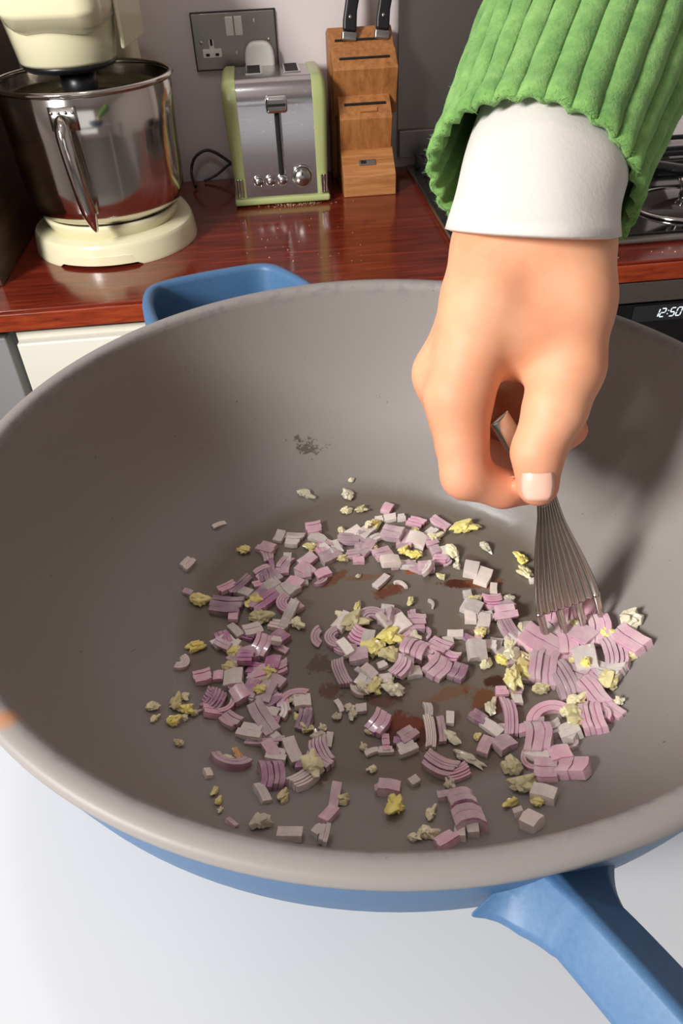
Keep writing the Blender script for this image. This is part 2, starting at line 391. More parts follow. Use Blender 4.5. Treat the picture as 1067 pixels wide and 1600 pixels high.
# steel centre: outline in (y,z), extruded in x
side = [(-.001, .014), (.002, .08), (.0055, .160), (.0105, .178), (.020, .192), (.034, .199), (.135, .199), (.152, .196), (.159, .18), (.161, .014)]
prism('steel_shell', side, -.066, .066, M_toaster_steel, ts, .002)
for s in (-1, 1):
    n = len(side); vs = []
    prof = [(.064, 0), (.075, 0), (.082, .006), (.0850, .016), (.0855, .03)]
    for x, ins in prof:
        for y, z in side:
            cy_, cz_ = .079, .10
            k = 1+.004/.1 if x > .05 else 1
            dy = y-cy_; yy = cy_+dy*(1.035-ins/.08*.7)
            zz = z if z < .02 else z-ins*max(0, (z-.10)/.10)*1.0+.002
            vs.append((s*(x+(.004*(z-.08)/.12 if x > .07 else 0)), yy, zz))
    fs = []
    m = len(prof)
    for i in range(m-1):
        for j in range(n): fs.append((i*n+j, i*n+(j+1) % n, (i+1)*n+(j+1) % n, (i+1)*n+j))
    fs += [tuple(range(n)), tuple(range((m-1)*n, m*n))]
    sp_ = mesh('side_panel', vs, fs, M_green, ts, True); bevel(sp_, .0015, 2, 50)
    for k in range(3): box('corner_trim', (s*(.0715+k*.0045), -.0065+.0012*k*k, .0335), (.003, .006, .031), M_chrome, ts, .001)
b = box('base', (0, .079, .009), (.172, .176, .012), M_green, ts, .004)
for x in (-.06, .06):
    for y in (.012, .145): lathe('foot', [(0, 0), (.007, 0), (.008, .004), (0, .004)], M_green if y < .1 else M_black, ts, 16, (x, y, 0))
box('lever_slot', (.0015, -.0022, .113), (.0085, .006, .125), M_dark, ts, .003)
sx_ = box('slot_trim', (.0075, -.0032, .113), (.002, .006, .130), M_chrome, ts, .0008)
box('lever', (.002, -.012, .166), (.036, .018, .026), M_chrome, ts, .005, 4)
box('lever_groove', (.002, -.0212, .166), (.030, .002, .004), M_dark, ts)
for i, x in enumerate((-.040, -.0185, .0025)):
    lathe('button_ring', [(.0082, 0), (.0096, .0018), (.0082, .003), (.0070, .002), (.0070, 0)], M_chrome, ts, 24, (x, -.0022, .042), axis=(0, -1, 0))
    lathe('button', [(.0066, 0), (.0066, .0035), (.006, .0045), (0, .0045)], M_brushed, ts, 24, (x, -.0022, .042), axis=(0, -1, 0))
kn = lathe('browning_dial', [(.0155, 0), (.0158, .003), (.0145, .004), (.0135, .013), (.0125, .0145), (0, .0145)], M_brushed, ts, 40, (.0375, -.002, .046), axis=(0, -1, 0))
lathe('dial_ring', [(.0175, 0), (.0185, .002), (.017, .003), (.0158, .002), (.0158, 0)], M_chrome, ts, 40, (.0375, -.002, .047), axis=(0, -1, 0), closed=True)
box('dial_pointer', (.0375, -.0172, .054), (.002, .001, .006), M_dark, kn)
for x in (-.0305, .0345):
    o = box('bread_slot', (x, .095, .1995), (.030, .075, .003), M_chrome, ts, .0012); box('slot_opening', (x, .095, .2008), (.022, .065, .002), M_dark, ts)
# crumbs under the toaster
rng = random.Random(5)
vs, fs = [], []
def shard(vs, fs, c, s, rng):
    b0 = len(vs)
    for d in ((1, 0, 0), (-.5, .85, 0), (-.5, -.85, 0), (0, 0, 1.1), (.1, .1, -.6)):
        vs.append(Vector(c)+Vector(d)*s*rng.uniform(.6, 1.2))
    for f in ((0, 1, 3), (1, 2, 3), (2, 0, 3), (1, 0, 4), (2, 1, 4), (0, 2, 4)): fs.append(tuple(b0+i for i in f))
for i in range(150):
    x = rng.gauss(.02, .03) if i < 110 else rng.uniform(-.1, .12); y = -.008+rng.gauss(0, .006) if i < 110 else rng.uniform(-.3, -.02)
    shard(vs, fs, (x, y, .001), rng.uniform(.0006, .0016), rng)
cr_ = mesh('bread_crumbs', vs, fs, new_mat('crumb', '#c9b08e', .9)); place(cr_, -.0515, .372, 0)
tag(cr_, 'scatter of pale bread crumbs on the red worktop under the toaster', 'crumbs', kind='stuff')
vs, fs = [], []
for i in range(9): shard(vs, fs, (rng.uniform(.42, .58), rng.uniform(.012, .04), .001), rng.uniform(.001, .0024), rng)
cr_ = mesh('crumbs', vs, fs, new_mat('crumb_white', '#efe0c4', .9)); place(cr_)
tag(cr_, 'few whitish crumbs on the worktop edge in front of the hob', 'crumbs', kind='stuff')

# ------------------------------------------------------------------ knife block and knives
kbk = empty('knife_block'); place(kbk, .1085, 0, 0, 0)
tag(kbk, 'stepped oak knife block beside the toaster', 'knife block')
prism('base_step', [(.385, 0), (.385, .036), (.43, .072), (.47, .072), (.47, 0)], -.047, .049, M_oak_h, kbk, .0018)
prism('lower_tier', [(.43, .060), (.414, .124), (.455, .157), (.52, .15), (.52, 0), (.46, 0)], -.0475, .0465, M_oak, kbk, .0018)
prism('upper_tier', [(.462, .12), (.437, .197), (.474, .222), (.50, .15), (.50, .12)], -.0535, .060, M_oak, kbk, .0018)
prism('rear_tier', [(.505, 0), (.472, .222), (.512, .250), (.545, .24), (.552, 0)], -.056, .058, M_oak, kbk, .0018)
def slot(y, z, y2, z2, w0, x0=0):
    d = Vector((0, y2-y, z2-z)).normalized(); rt = Matrix.Rotation(math.atan2(d.z, d.y), 3, 'X')
    box('knife_slot', (x0, (y+y2)/2, (z+z2)/2), (w0, .0035, .003), M_dark, kbk, rot=rt)
slot(.434, .142, .436, .144, .074, 0); slot(.4545, .2095, .4565, .211, .088, .003); slot(.486, .2325, .488, .234, .092, .001)
box('pale_plug', (.005, .425, .1345), (.030, .008, .004), M_oak_h, kbk, rot=Matrix.Rotation(R(39), 3, 'X'))
pbx = box('maker_badge', (-.001, .4045, .0535), (.030, .011, .0016), M_brushed, kbk, .0004, rot=Matrix.Rotation(R(38.6), 3, 'X'))
box('badge_print', (-.008, .4042, .0546), (.010, .006, .0006), M_dark, pbx, rot=Matrix.Rotation(R(38.6), 3, 'X'))
for k, (x, lb) in enumerate(((.088, 'black-handled kitchen knife in the left slot of the knife block'), (.1455, 'black-handled kitchen knife in the right slot of the knife block'))):
    kf = empty('kitchen_knife'); place(kf, x, .4875, .232, 0)
    kf.matrix_world = kf.matrix_world @ Matrix.Rotation(R(8), 4, 'Y') @ Matrix.Rotation(R(-12), 4, 'X')
    tag(kf, lb, 'knife', 'knives in the block')
    pts = [(-.0115, .014), (-.0125, .03), (-.0105, .055), (-.0095, .085), (-.014, .115), (-.008, .122), (.012, .120), (.015, .10), (.0135, .07), (.0105, .045), (.0115, .025), (.0125, .014)]
    prism('handle', pts, -.0075, .0075, M_black, kf, .004, axis='y')
    box('bolster', (0, 0, .007), (.0265, .013, .015), M_brushed, kf, .003)
    box('blade', (0, 0, -.03), (.026, .002, .06), M_steel, kf)
    for z in (.035, .068): lathe('rivet', [(.0032, 0), (.0032, .0008), (0, .0012)], M_brushed, kf, 16, (-.001, -.0072, z), axis=(0, -1, 0))

# ------------------------------------------------------------------ white table under the pan
PC = Vector((.01683, .23907, CAMZ-.17039)); RIM = .165
TZ = PC.z-.106
tb = empty('white_table', (0, .05, TZ))
tag(tb, 'plain white tabletop under the large grey pan', 'table')
box('tabletop', (0, 0, -.012), (1.5, .70, .024), M_white, tb, .003)
for x in (-.7, .7):
    for y in (-.3, .3): box('leg', (x, y, -(TZ/2+.012)), (.04, .04, TZ-.024), M_white, tb, .003)

# ------------------------------------------------------------------ the pan
pan = empty('deep_pan', PC)
tag(pan, 'large deep pan with grey ceramic interior and blue exterior on the white table', 'pan')
M_pan = new_mat('grey_ceramic', '#96897f', .42)
INNER = [(0, -.0955), (.06, -.0955), (.080, -.0953), (.0875, -.0946), (.0945, -.0918), (.104, -.0875), (.114, -.0815), (.124, -.0765), (.133, -.066), (.1405, -.054), (.1465, -.041), (.151, -.028), (.1545, -.014), (.1565, -.004)]
def zs(r):
    for (a, za), (b, zb) in zip(INNER, INNER[1:]):
        if r <= b: return za+(zb-za)*(r-a)/(b-a)
    return 0
t = NT(M_pan)
tc = t.n('ShaderNodeTexCoord'); obj_v = tc.outputs['Object']
sep = t.n('ShaderNodeSeparateXYZ'); t.l(obj_v, sep.inputs[0])
rad = t.math('SQRT', t.math('ADD', t.math('POWER', sep.outputs[0], 2), t.math('POWER', sep.outputs[1], 2)))
big = t.noise(obj_v, 14, 4); fine = t.noise(obj_v, 900, 2)
base = t.mix(t.math('MULTIPLY', fine, .5), '#88827e', '#8e8884')
# darker fine specks worn into the coating
spk = t.noise(obj_v, 420, 2, .5); base = t.mix(t.ramp(spk, [(.745, 0.), (.775, .75)]), base, '#4a423c')
chipband = t.math('MULTIPLY', t.ramp(t.math('ADD', t.math('ABSOLUTE', t.math('SUBTRACT', rad, .1570)), t.math('MULTIPLY', t.math('ABSOLUTE', sep.outputs[2]), .3)), [(0, 1.), (.0016, 0.)]), t.ramp(t.noise(obj_v, 190, 4), [(.50, 0.), (.60, 1.)]))
base = t.mix(t.math('MULTIPLY', chipband, .55), base, '#6d6a74')
# oil film darkens and glosses the cooking floor
oil = t.math('MULTIPLY', t.ramp(t.math('MULTIPLY', t.math('ADD', rad, t.math('MULTIPLY', t.math('SUBTRACT', big, .5), .02)), 5), [(.435, 1.), (.485, 0.)]), 1.0)
base = t.mix(t.math('MULTIPLY', oil, .8), base, '#6f6657')
wall_streak = t.noise(obj_v, 60, 6, .7)
stn = t.noise(obj_v, 130, 7, .75)
def stain(px, py, rx, ry, ang, amt, colr, thr=.45):
    global base
    p = at_z(px, py, PC.z-.0955)-PC
    m = t.n('ShaderNodeMapping'); m.vector_type = 'TEXTURE'
    m.inputs['Location'].default_value = (p.x, p.y, 0); m.inputs['Rotation'].default_value = (0, 0, R(ang)); m.inputs['Scale'].default_value = (rx, ry, 1e3)
    t.l(obj_v, m.inputs[0]); ln = t.n('ShaderNodeVectorMath', operation='LENGTH'); t.l(m.outputs[0], ln.inputs[0])
    f = t.math('SUBTRACT', 1.25, ln.outputs['Value'], True)
    v = t.ramp(t.math('MULTIPLY', t.math('MULTIPLY', f, 5, True), t.math('ADD', t.math('MULTIPLY', f, 1.15), t.math('MULTIPLY', t.math('SUBTRACT', stn, .5), 2.8))), [(min(.95, thr*.9), 0.), (min(1., thr*.9+.30), amt)])
    base = t.mix(v, base, colr)
for a in ((640, 1145, .014, .011, 0, 1., '#4d1c08', .42), (635, 1130, .009, .006, 0, .8, '#7a3412', .5), (720, 912, .016, .0035, -8, 1., '#4f2310', .4), (755, 912, .012, .004, 0, .7, '#7a4a28', .5),
          (642, 890, .004, .004, 0, 1., '#9a4e1c', .3), (608, 922, .011, .006, 20, .9, '#6b371c', .55), (575, 902, .02, .003, 0, .7, '#7d5334', .5),
          (517, 1080, .009, .006, 0, .9, '#5d3420', .6), (700, 1085, .018, .004, 20, .6, '#7b5434', .6), (760, 1095, .014, .012, 0, .8, '#70431f', .75), (775, 1065, .008, .005, 0, .9, '#43210f', .6),
          (520, 905, .012, .004, 30, .8, '#714325', .5), (600, 1095, .010, .004, 0, .7, '#5d2f1c', .55), (500, 1040, .010, .010, 0, .7, '#4f3a2c', .85), (485, 735, .020, .010, -5, .7, '#3c2a22', 1.06),
          (530, 1015, .006, .004, 0, .7, '#5b3927', .6), (740, 875, .010, .005, -30, .6, '#5f463c', .5)):
    stain(*a)
p = at_z(10, 1122, PC.z)-PC
m_ = t.n('ShaderNodeMapping'); m_.vector_type = 'TEXTURE'; m_.inputs['Location'].default_value = (p.x, p.y, 0); m_.inputs['Scale'].default_value = (.0045, .0045, .02)
t.l(obj_v, m_.inputs[0]); ln = t.n('ShaderNodeVectorMath', operation='LENGTH'); t.l(m_.outputs[0], ln.inputs[0])
base = t.mix(t.ramp(ln.outputs['Value'], [(.3, .85), (1., 0.)]), base, '#b0764e')
t.color(base)
# gloss: oily floor and streaks where the wall meets it
ring_m = t.ramp(t.math('MULTIPLY', rad, 5), [(.40, 0.), (.44, 1.), (.49, 1.), (.515, 0.)])
cmap = t.n('ShaderNodeMapping'); cmap.inputs['Scale'].default_value = (1, 1, 1); t.l(obj_v, cmap.inputs[0])
strk = t.noise(obj_v, 240, 5, .75)
rgh = t.math('SUBTRACT', t.math('ADD', .47, t.math('MULTIPLY', wall_streak, .1)), t.math('ADD', t.math('MULTIPLY', oil, .22), t.math('MULTIPLY', ring_m, .27)), True)
t.rough(rgh)
hgt = t.math('ADD', t.math('MULTIPLY', fine, .25), t.math('MULTIPLY', t.math('MULTIPLY', strk, ring_m), .6)); t.bump(hgt, .22, .0006)
body_prof = INNER + [(.1570, -.0015), (.1585, -.0002), (.1605, .0), (.1635, -.0004), (.1650, -.0018), (.1650, -.0040), (.1636, -.0052)]
lathe('cooking_surface', body_prof, M_pan, pan, 160)
lathe('outer_shell', [(.1630, -.0050), (.1632, -.0068), (.1622, -.011), (.1604, -.022), (.1574, -.034), (.152, -.047), (.1435, -.062), (.131, -.079), (.118, -.093), (.106, -.101), (.098, -.106), (0, -.106), (0, -.099), (.101, -.0975), (.127, -.0785), (.143, -.054), (.1545, -.02), (.158, -.006)], M_blue, pan, 160)
# long handle
def rel(p): return p-PC
hc = [rel(at_z(*a)) for a in ((886, 1390, PC.z-.013), (932, 1440, PC.z-.010), (1000, 1514, PC.z-.008), (1078, 1600, PC.z-.006))]
q_ = rel(at_z(850, 1352, PC.z-.016)); k_ = .1565/math.hypot(q_.x, q_.y); q_ = Vector((q_.x*k_, q_.y*k_, -.017))
hpath = catmull([q_]+hc, 6)
d_ = (hpath[-1]-hpath[-3]).normalized(); hpath += [hpath[-1]+d_*.03*i for i in (1, 2, 3, 4)]
sect = [(-.0155, -.012), (-.0138, -.007), (.0, .0035), (.003, .0035), (.0085, -.003), (.0125, -.009), (.012, -.013), (0, -.015)]
N_ = len(hpath); scl = [(.75, .8)]*N_
for i, k in enumerate((1.75, 1.5, 1.3, 1.16, 1.06, .98, .92, .87, .83, .80)): scl[i] = (k, min(.8, .45+.09*i))
sect = [(-a, b) for a, b in sect]
long_h = sweep('long_handle', hpath, [(-a, b) for a, b in sect], M_blue, pan, scales=scl); long_h.data.set_sharp_from_angle(angle=R(38)); bevel(long_h, .0012, 3, 25)
# helper loop handle opposite
hz = PC.z-.004
lp = catmull([rel(at_z(x, y, hz)) for x, y in ((247, 520), (234, 490), (232, 470), (240, 455), (262, 446), (310, 435), (360, 426), (400, 420), (424, 421), (444, 429), (470, 443), (492, 458))], 4)
sect2 = [(-.0032, .0), (-.0026, .0022), (0, .0030), (.0026, .0022), (.0032, 0), (.0036, -.012), (.0042, -.026), (.003, -.029), (-.003, -.029), (-.0042, -.026), (-.0036, -.012)]
sweep('helper_handle', lp, sect2, M_blue, pan)

# ------------------------------------------------------------------ the hand (implicit surface meshed once)
def surface_nets(fn, lo, hi, h):
    nx, ny, nz = (int(math.ceil((hi[i]-lo[i])/h))+1 for i in range(3))
    X, Y, Z = np.meshgrid(lo[0]+h*np.arange(nx), lo[1]+h*np.arange(ny), lo[2]+h*np.arange(nz), indexing='ij')
    D = fn(X, Y, Z)
    ins = D < 0
    acc = np.zeros((nx-1, ny-1, nz-1, 3)); cnt = np.zeros((nx-1, ny-1, nz-1))
    cs = [(0, 0, 0), (1, 0, 0), (0, 1, 0), (1, 1, 0), (0, 0, 1), (1, 0, 1), (0, 1, 1), (1, 1, 1)]
    sl = lambda A, c: A[c[0]:c[0]+nx-1, c[1]:c[1]+ny-1, c[2]:c[2]+nz-1]
    for a in range(8):
        for b in range(a+1, 8):
            ca, cb = cs[a], cs[b]
            if sum(abs(ca[i]-cb[i]) for i in range(3)) != 1: continue
            da, db = sl(D, ca), sl(D, cb); x = (da < 0) != (db < 0)
            tt = np.where(x, da/(da-db+1e-30), 0)
            for i in range(3): acc[..., i] += np.where(x, ca[i]+tt*(cb[i]-ca[i]), 0)
            cnt += x
    m = cnt > 0; idx = -np.ones(m.shape, int); idx[m] = np.arange(m.sum())
    g = np.argwhere(m); vs = np.array(lo)+h*(g+acc[m]/cnt[m][:, None])
    fs = []
    for ax in range(3):
        o1, o2 = [(1, 2), (2, 0), (0, 1)][ax]
        a = ins[tuple(slice(0, -1) if i == ax else slice(1, -1) for i in range(3))]
        b = ins[tuple(slice(1, None) if i == ax else slice(1, -1) for i in range(3))]
        g = np.argwhere(a != b); off = np.array([0 if i == ax else 1 for i in range(3)]); g = g+off
        fl = a[tuple((g-off).T)]
        def q(d1, d2):
            k = g.copy(); k[:, o1] -= d1; k[:, o2] -= d2; return idx[tuple(k.T)]
        Q = np.stack([q(0, 0), q(1, 0), q(1, 1), q(0, 1)], 1)
        Q[~fl] = Q[~fl][:, ::-1]; fs.append(Q[(Q >= 0).all(1)])
    return vs, np.concatenate(fs)
def cone(X, Y, Z, a, b, ra, rb):
    ax, ay, az = a; bx, by, bz = b; dx, dy, dz = bx-ax, by-ay, bz-az; L2 = dx*dx+dy*dy+dz*dz+1e-12
    tt = np.clip(((X-ax)*dx+(Y-ay)*dy+(Z-az)*dz)/L2, 0, 1)
    return np.sqrt((X-ax-dx*tt)**2+(Y-ay-dy*tt)**2+(Z-az-dz*tt)**2)-(ra+(rb-ra)*tt)
def smin(a, b, k):
    h = np.clip(.5+.5*(b-a)/k, 0, 1); return b+(a-b)*h-k*h*(1-h)
def J(px, py, d, r): return (tuple(at(px, py, d)), r)
PALM = [  # pairs of joints
    (J(960, -90, .385, .030), J(858, 250, .315, .0235)), (J(858, 250, .315, .0235), J(832, 400, .293, .0205)),
    (J(838, 260, .320, .017), J(779, 385, .2965, .0168)), (J(878, 260, .314, .018), J(880, 385, .294, .0180)),
    (J(779, 385, .2965, .0168), J(762, 470, .290, .0165)), (J(762, 470, .290, .0165), J(718, 612, .297, .0128)),          # index metacarpal
    (J(800, 400, .302, .018), J(694, 583, .312, .0122)),                                                             # middle
    (J(812, 410, .312, .018), J(705, 572, .330, .0120)), (J(830, 415, .320, .017), J(725, 560, .345, .0115)),          # ring, little
    (J(880, 385, .294, .0180), J(884, 470, .290, .0172)), (J(884, 470, .290, .0172), J(889, 572, .292, .0128)),          # thumb metacarpal
    (J(832, 400, .293, .0205), J(822, 500, .296, .0175)), (J(822, 500, .296, .0175), J(800, 545, .302, .0120)),
    (J(850, 520, .300, .0130), J(862, 560, .302, .0110)),
    (J(840, 470, .312, .018), J(760, 560, .325, .014)),
    (J(840, 470, .325, .018), J(812, 625, .348, .0150)), (J(870, 540, .318, .014), J(822, 620, .345, .014))]
FING = [
    [J(716, 622, .297, .0125), J(727, 742, .303, .0098), J(785, 764, .309, .0078), J(824, 764, .312, .0068)],          # index
    [J(694, 586, .313, .0120), J(716, 700, .330, .0096), J(800, 728, .340, .0082), J(893, 672, .332, .0072)],          # middle
    [J(705, 574, .331, .0115), J(745, 680, .350, .0092), J(815, 690, .356, .0080), J(850, 640, .350, .0070)],          # ring
    [J(725, 560, .346, .0105), J(770, 650, .365, .0082), J(820, 650, .366, .0070), J(840, 610, .358, .0062)],          # little
    [J(889, 572, .292, .0128), J(868, 636, .291, .0122), J(840, 706, .293, .0101), J(840, 758, .296, .0084)]]          # thumb
def hand_fn(X, Y, Z):
    P = None
    for (a, ra), (b, rb) in PALM:
        d = cone(X, Y, Z, a, b, ra, rb); P = d if P is None else smin(P, d, .009)
    out = P
    for f in FING:
        G = None
        for (a, ra), (b, rb) in zip(f, f[1:]):
            d = cone(X, Y, Z, a, b, ra, rb); G = d if G is None else smin(G, d, .003)
        out = np.minimum(out, smin(P, G, .0065))
    return out
allj = [j for pr in PALM for j in pr]+[j for f in FING for j in f]
lo = [min(j[0][i]-j[1] for j in allj)-.004 for i in range(3)]; hi = [max(j[0][i]+j[1] for j in allj)+.004 for i in range(3)]
HV, HF = surface_nets(hand_fn, lo, hi, .0018)
M_skin = new_mat('skin', '#dc9d7c', .6, sss=.35, sss_r=(.006, .0025, .0015))
t = NT(M_skin); v = t.coord(); n1 = t.noise(v, 28, 3); n2 = t.noise(v, 260, 4)
sz_ = t.n('ShaderNodeSeparateXYZ'); t.l(v, sz_.inputs[0])
red_ = t.ramp(t.math('MULTIPLY', sz_.outputs[2], -10), [(.35, 0.), (.95, .55)])
t.color(t.mix(red_, t.ramp(n1, [(.35, '#d9946f'), (.62, '#e3a781')]), '#cf7a62')); t.bump(n2, .12, .0005)
person = empty('person', at(838, 400, .30))
tag(person, 'right hand and forearm in a ribbed green jumper over a white cuff holding a fork', 'person')
PI_ = Matrix.Translation(-Vector(person.location))
me = bpy.data.meshes.new('hand'); me.from_pydata([tuple(Vector(v)-person.location) for v in HV], [], [tuple(int(i) for i in q) for q in HF]); me.update()
hand = link('hand', me, M_skin, person)
sm_ = hand.modifiers.new('smooth', 'SMOOTH'); sm_.iterations = 4; sm_.factor = .5
# thumb nail
M_nail = new_mat('fingernail', '#efb8a4', .22, coat=.4, sss=.1)
na, nb = Vector(FING[4][2][0]), Vector(FING[4][3][0]); tdir = (nb-na).normalized()
view = (Vector(CAM)-nb).normalized(); view = (view-tdir*view.dot(tdir)).normalized(); sd = tdir.cross(view)
vs, fs = [], []; NU, NV = 9, 9
for i in range(NU):
    for j in range(NV):
        u_ = -1+2*i/(NU-1); v_ = -1+2*j/(NV-1)
        k = math.sqrt(max(0, 1-.35*abs(v_)**4)); ang_ = u_*R(40)*k*(1-.12*(v_ > .3)*(v_-.3))
        rr = .0095 - .0006*abs(v_)**2 + .0002
        cc = na.lerp(nb, .86)+tdir*(v_*.0062)
        vs.append(cc+(view*math.cos(ang_)+sd*math.sin(ang_))*rr-Vector(person.location))
for i in range(NU-1):
    for j in range(NV-1): fs.append((i*NV+j, (i+1)*NV+j, (i+1)*NV+j+1, i*NV+j+1))
nl = mesh('fingernail', vs, fs, M_nail, hand, True); nl.modifiers.new('s', 'SOLIDIFY').thickness = .0008

# cloth: lofted tubes round the forearm
def ring_frame(c, axis, tw=0):
    a = Vector(axis).normalized(); s = a.cross(Vector(fw)).normalized(); q = s.cross(a); return a, s, q
AX = (at(940, 0, .355)-at(826, 290, .312)).normalized()
def loft(name, rings, mat, parent, n=96, mod=None, solid=.0018, jitter=None):
    vs, fs = [], []
    for k, (c, a, rx, ry) in enumerate(rings):
        a_, s, q = ring_frame(c, a)
        for i in range(n):
            th = 2*math.pi*i/n; m = 1+(mod(th, k/(len(rings)-1)) if mod else 0)
            vs.append(c+s*math.cos(th)*rx*m+q*math.sin(th)*ry*m-Vector(person.location))
    for k in range(len(rings)-1):
        for i in range(n): fs.append((k*n+i, k*n+(i+1) % n, (k+1)*n+(i+1) % n, (k+1)*n+i))
    o = mesh(name, vs, fs, mat, parent, True)
    sd_ = o.modifiers.new('s', 'SOLIDIFY'); sd_.thickness = solid; sd_.offset = 0
    return o
M_cuff = new_mat('white_cotton', '#cdc8c1', .85)
t = NT(M_cuff); t.bump(t.noise(t.coord(), 500, 3), .25, .0005)
M_knit = new_mat('green_wool', '#5f8f45', .95)
b = M_knit.node_tree.nodes['Principled BSDF']; b.inputs['Sheen Weight'].default_value = .35; b.inputs['Sheen Roughness'].default_value = .5; b.inputs['Sheen Tint'].default_value = (.6, .9, .5, 1)
t = NT(M_knit); v = t.coord(); n1 = t.noise(v, 90, 5, .7); n2 = t.noise(v, 600, 4, .7)
t.color(t.ramp(n1, [(.3, '#53803f'), (.5, '#6b974c'), (.72, '#85ae62')])); t.bump(t.math('ADD', n1, t.math('MULTIPLY', n2, .7)), .6, .0016)
c0, c1 = at(831, 364, .2925), at(862, 200, .322)
dn_ = direction(832, 362).normalized(); CAX = (cu-dn_*cu.dot(dn_)).normalized()-dn_*.06+cr*.13; axc = (c1-c0).normalized(); rings = []
for k in range(15):
    f = k/14; rings.append((c0.lerp(c1, f), CAX.lerp(AX, f*.8), (.0318-.0005*math.sin(f*9)), .0335))
def cuffmod(th, f): return .014*math.sin(2*th+f*9+1)+.012*math.sin(3*th+f*5)+.008*math.sin(7*th+1-f*4)+(.008 if abs(f-.03) < .03 else 0)
cuff = loft('shirt_cuff', rings, M_cuff, person, 96, cuffmod, .0022)
NR = 28
s0, s1 = at(829, 292, .312), at(945, 0, .352)
ext = s1+(s1-s0).normalized()*.16
rings = []
for k in range(44):
    f = k/43; c = s0.lerp(s1, f*2.2) if f < 1/2.2 else s1.lerp(ext, (f-1/2.2)/(1-1/2.2))
    rr = .0415+.008*min(1, f*2.2)**1.0+.004*f + (.0012 if f < .03 else 0)
    rings.append((c, AX, rr, rr*.92))
def ribs(th, f):
    ph = th*NR/(2*math.pi)+.15*math.sin(f*8+th*2)
    return .070*(abs(math.sin(math.pi*ph))**.7-.5)+.012*math.sin(th*3+f*12)+.006*math.sin(f*60+th*9)
slv = loft('jumper_sleeve', rings, M_knit, person, 300, ribs, .003)
# wool fuzz standing off the sleeve
rng = random.Random(11); vs, fs = [], []
for i in range(7000):
    f = rng.random()**1.2*.62; th = rng.uniform(0, 2*math.pi); k = min(42, int(f*43)); c, a, rx, ry = rings[k]; c = c.lerp(rings[k+1][0], f*43-k)
    if i < 500: f = 0; c = rings[0][0]; rx, ry = rings[0][2:4]
    a_, s, q = ring_frame(c, a); m = 1+ribs(th, f)+.03
    nr = s*math.cos(th)+q*math.sin(th); p0 = c+s*math.cos(th)*rx*m+q*math.sin(th)*ry*m-Vector(person.location)-nr*.0012
    tg = Vector((rng.gauss(0, 1), rng.gauss(0, 1), rng.gauss(0, 1))); L_ = rng.uniform(.0010, .0026)
    dv = (nr*.9+tg*.55-(a_*.5 if i < 500 else a_*0)).normalized()*L_; wv = dv.cross(tg).normalized()*.00012
    b0 = len(vs); vs += [p0-wv, p0+wv, p0+dv*.6+tg*.0002+wv*.8, p0+dv+tg*.0007]; fs += [(b0, b0+1, b0+2), (b0, b0+2, b0+3)]
tag(mesh('wool_fuzz', vs, fs, M_knit, slv), kind='stuff')

# ------------------------------------------------------------------ fork
fk = empty('fork', at(840, 770, .306))
tag(fk, 'stainless steel fork with fine grooves pinched in the hand', 'fork')
FO = Vector(fk.location)
M_fork = new_mat('fork_steel', '#b5afa6', .2, 1)
NG = 9
stations = [(853, 778, .3095, 15), (858, 805, .314, 20), (864, 840, .319, 30), (873, 880, .324, 41), (882, 920, .329, 50), (888, 945, .332, 53)]
st = catmull([at(a, b, d) for a, b, d, _ in stations], 5); wd = catmull([(h_*d/F_PX, 0, 0) for _, _, d, h_ in stations], 5)
vs, fs = [], []; NW = NG*8+1
for k, p in enumerate(st):
    tdr = (st[min(k+1, len(st)-1)]-st[max(k-1, 0)]).normalized(); sdv = tdr.cross(fw).normalized(); nrm = sdv.cross(tdr).normalized()
    if nrm.dot(fw) > 0: nrm = -nrm
    for i in range(NW):
        x = -1+2*i/(NW-1); dep = .0011*abs(math.sin(math.pi*NG*(x+1)/2))
        vs.append(p+sdv*x*wd[k].x+nrm*(dep-.0012*(1-x*x)*-1)-FO)
for k in range(len(st)-1):
    for i in range(NW-1): fs.append((k*NW+i, k*NW+i+1, (k+1)*NW+i+1, (k+1)*NW+i))
hd_ = mesh('fork_head', vs, fs, M_fork, fk, True); hd_.modifiers.new('s', 'SOLIDIFY').thickness = .0012
for i in range(4):
    x = -1+2*(i+.5)/4*1.0; x = (-.88, -.3, .3, .88)[i]
    base_p = st[-2]; tdr = (st[-1]-st[-3]).normalized(); sdv = tdr.cross(fw).normalized()
    b0 = base_p+sdv*x*wd[-1].x
    pth = catmull([b0, b0+tdr*.014, b0+tdr*.028-fw*.0015, b0+tdr*.040-fw*.006], 5)
    sweep('tine', [q-FO for q in pth], circ(.0013, 8, .0012), M_fork, fk, up=tuple(fw), scales=[(1.5-.9*j/15, 1) for j in range(16)])
hpt = catmull([at(778, 652, .296), at(800, 685, .300), at(826, 735, .3055), at(848, 768, .3085), at(855, 788, .311)], 6)
sweep('fork_handle', [q-FO for q in hpt], circ(.0042, 14, .0016), M_fork, fk, up=tuple(-fw), scales=[(1.15-.02*j/2, 1) for j in range(len(hpt))])
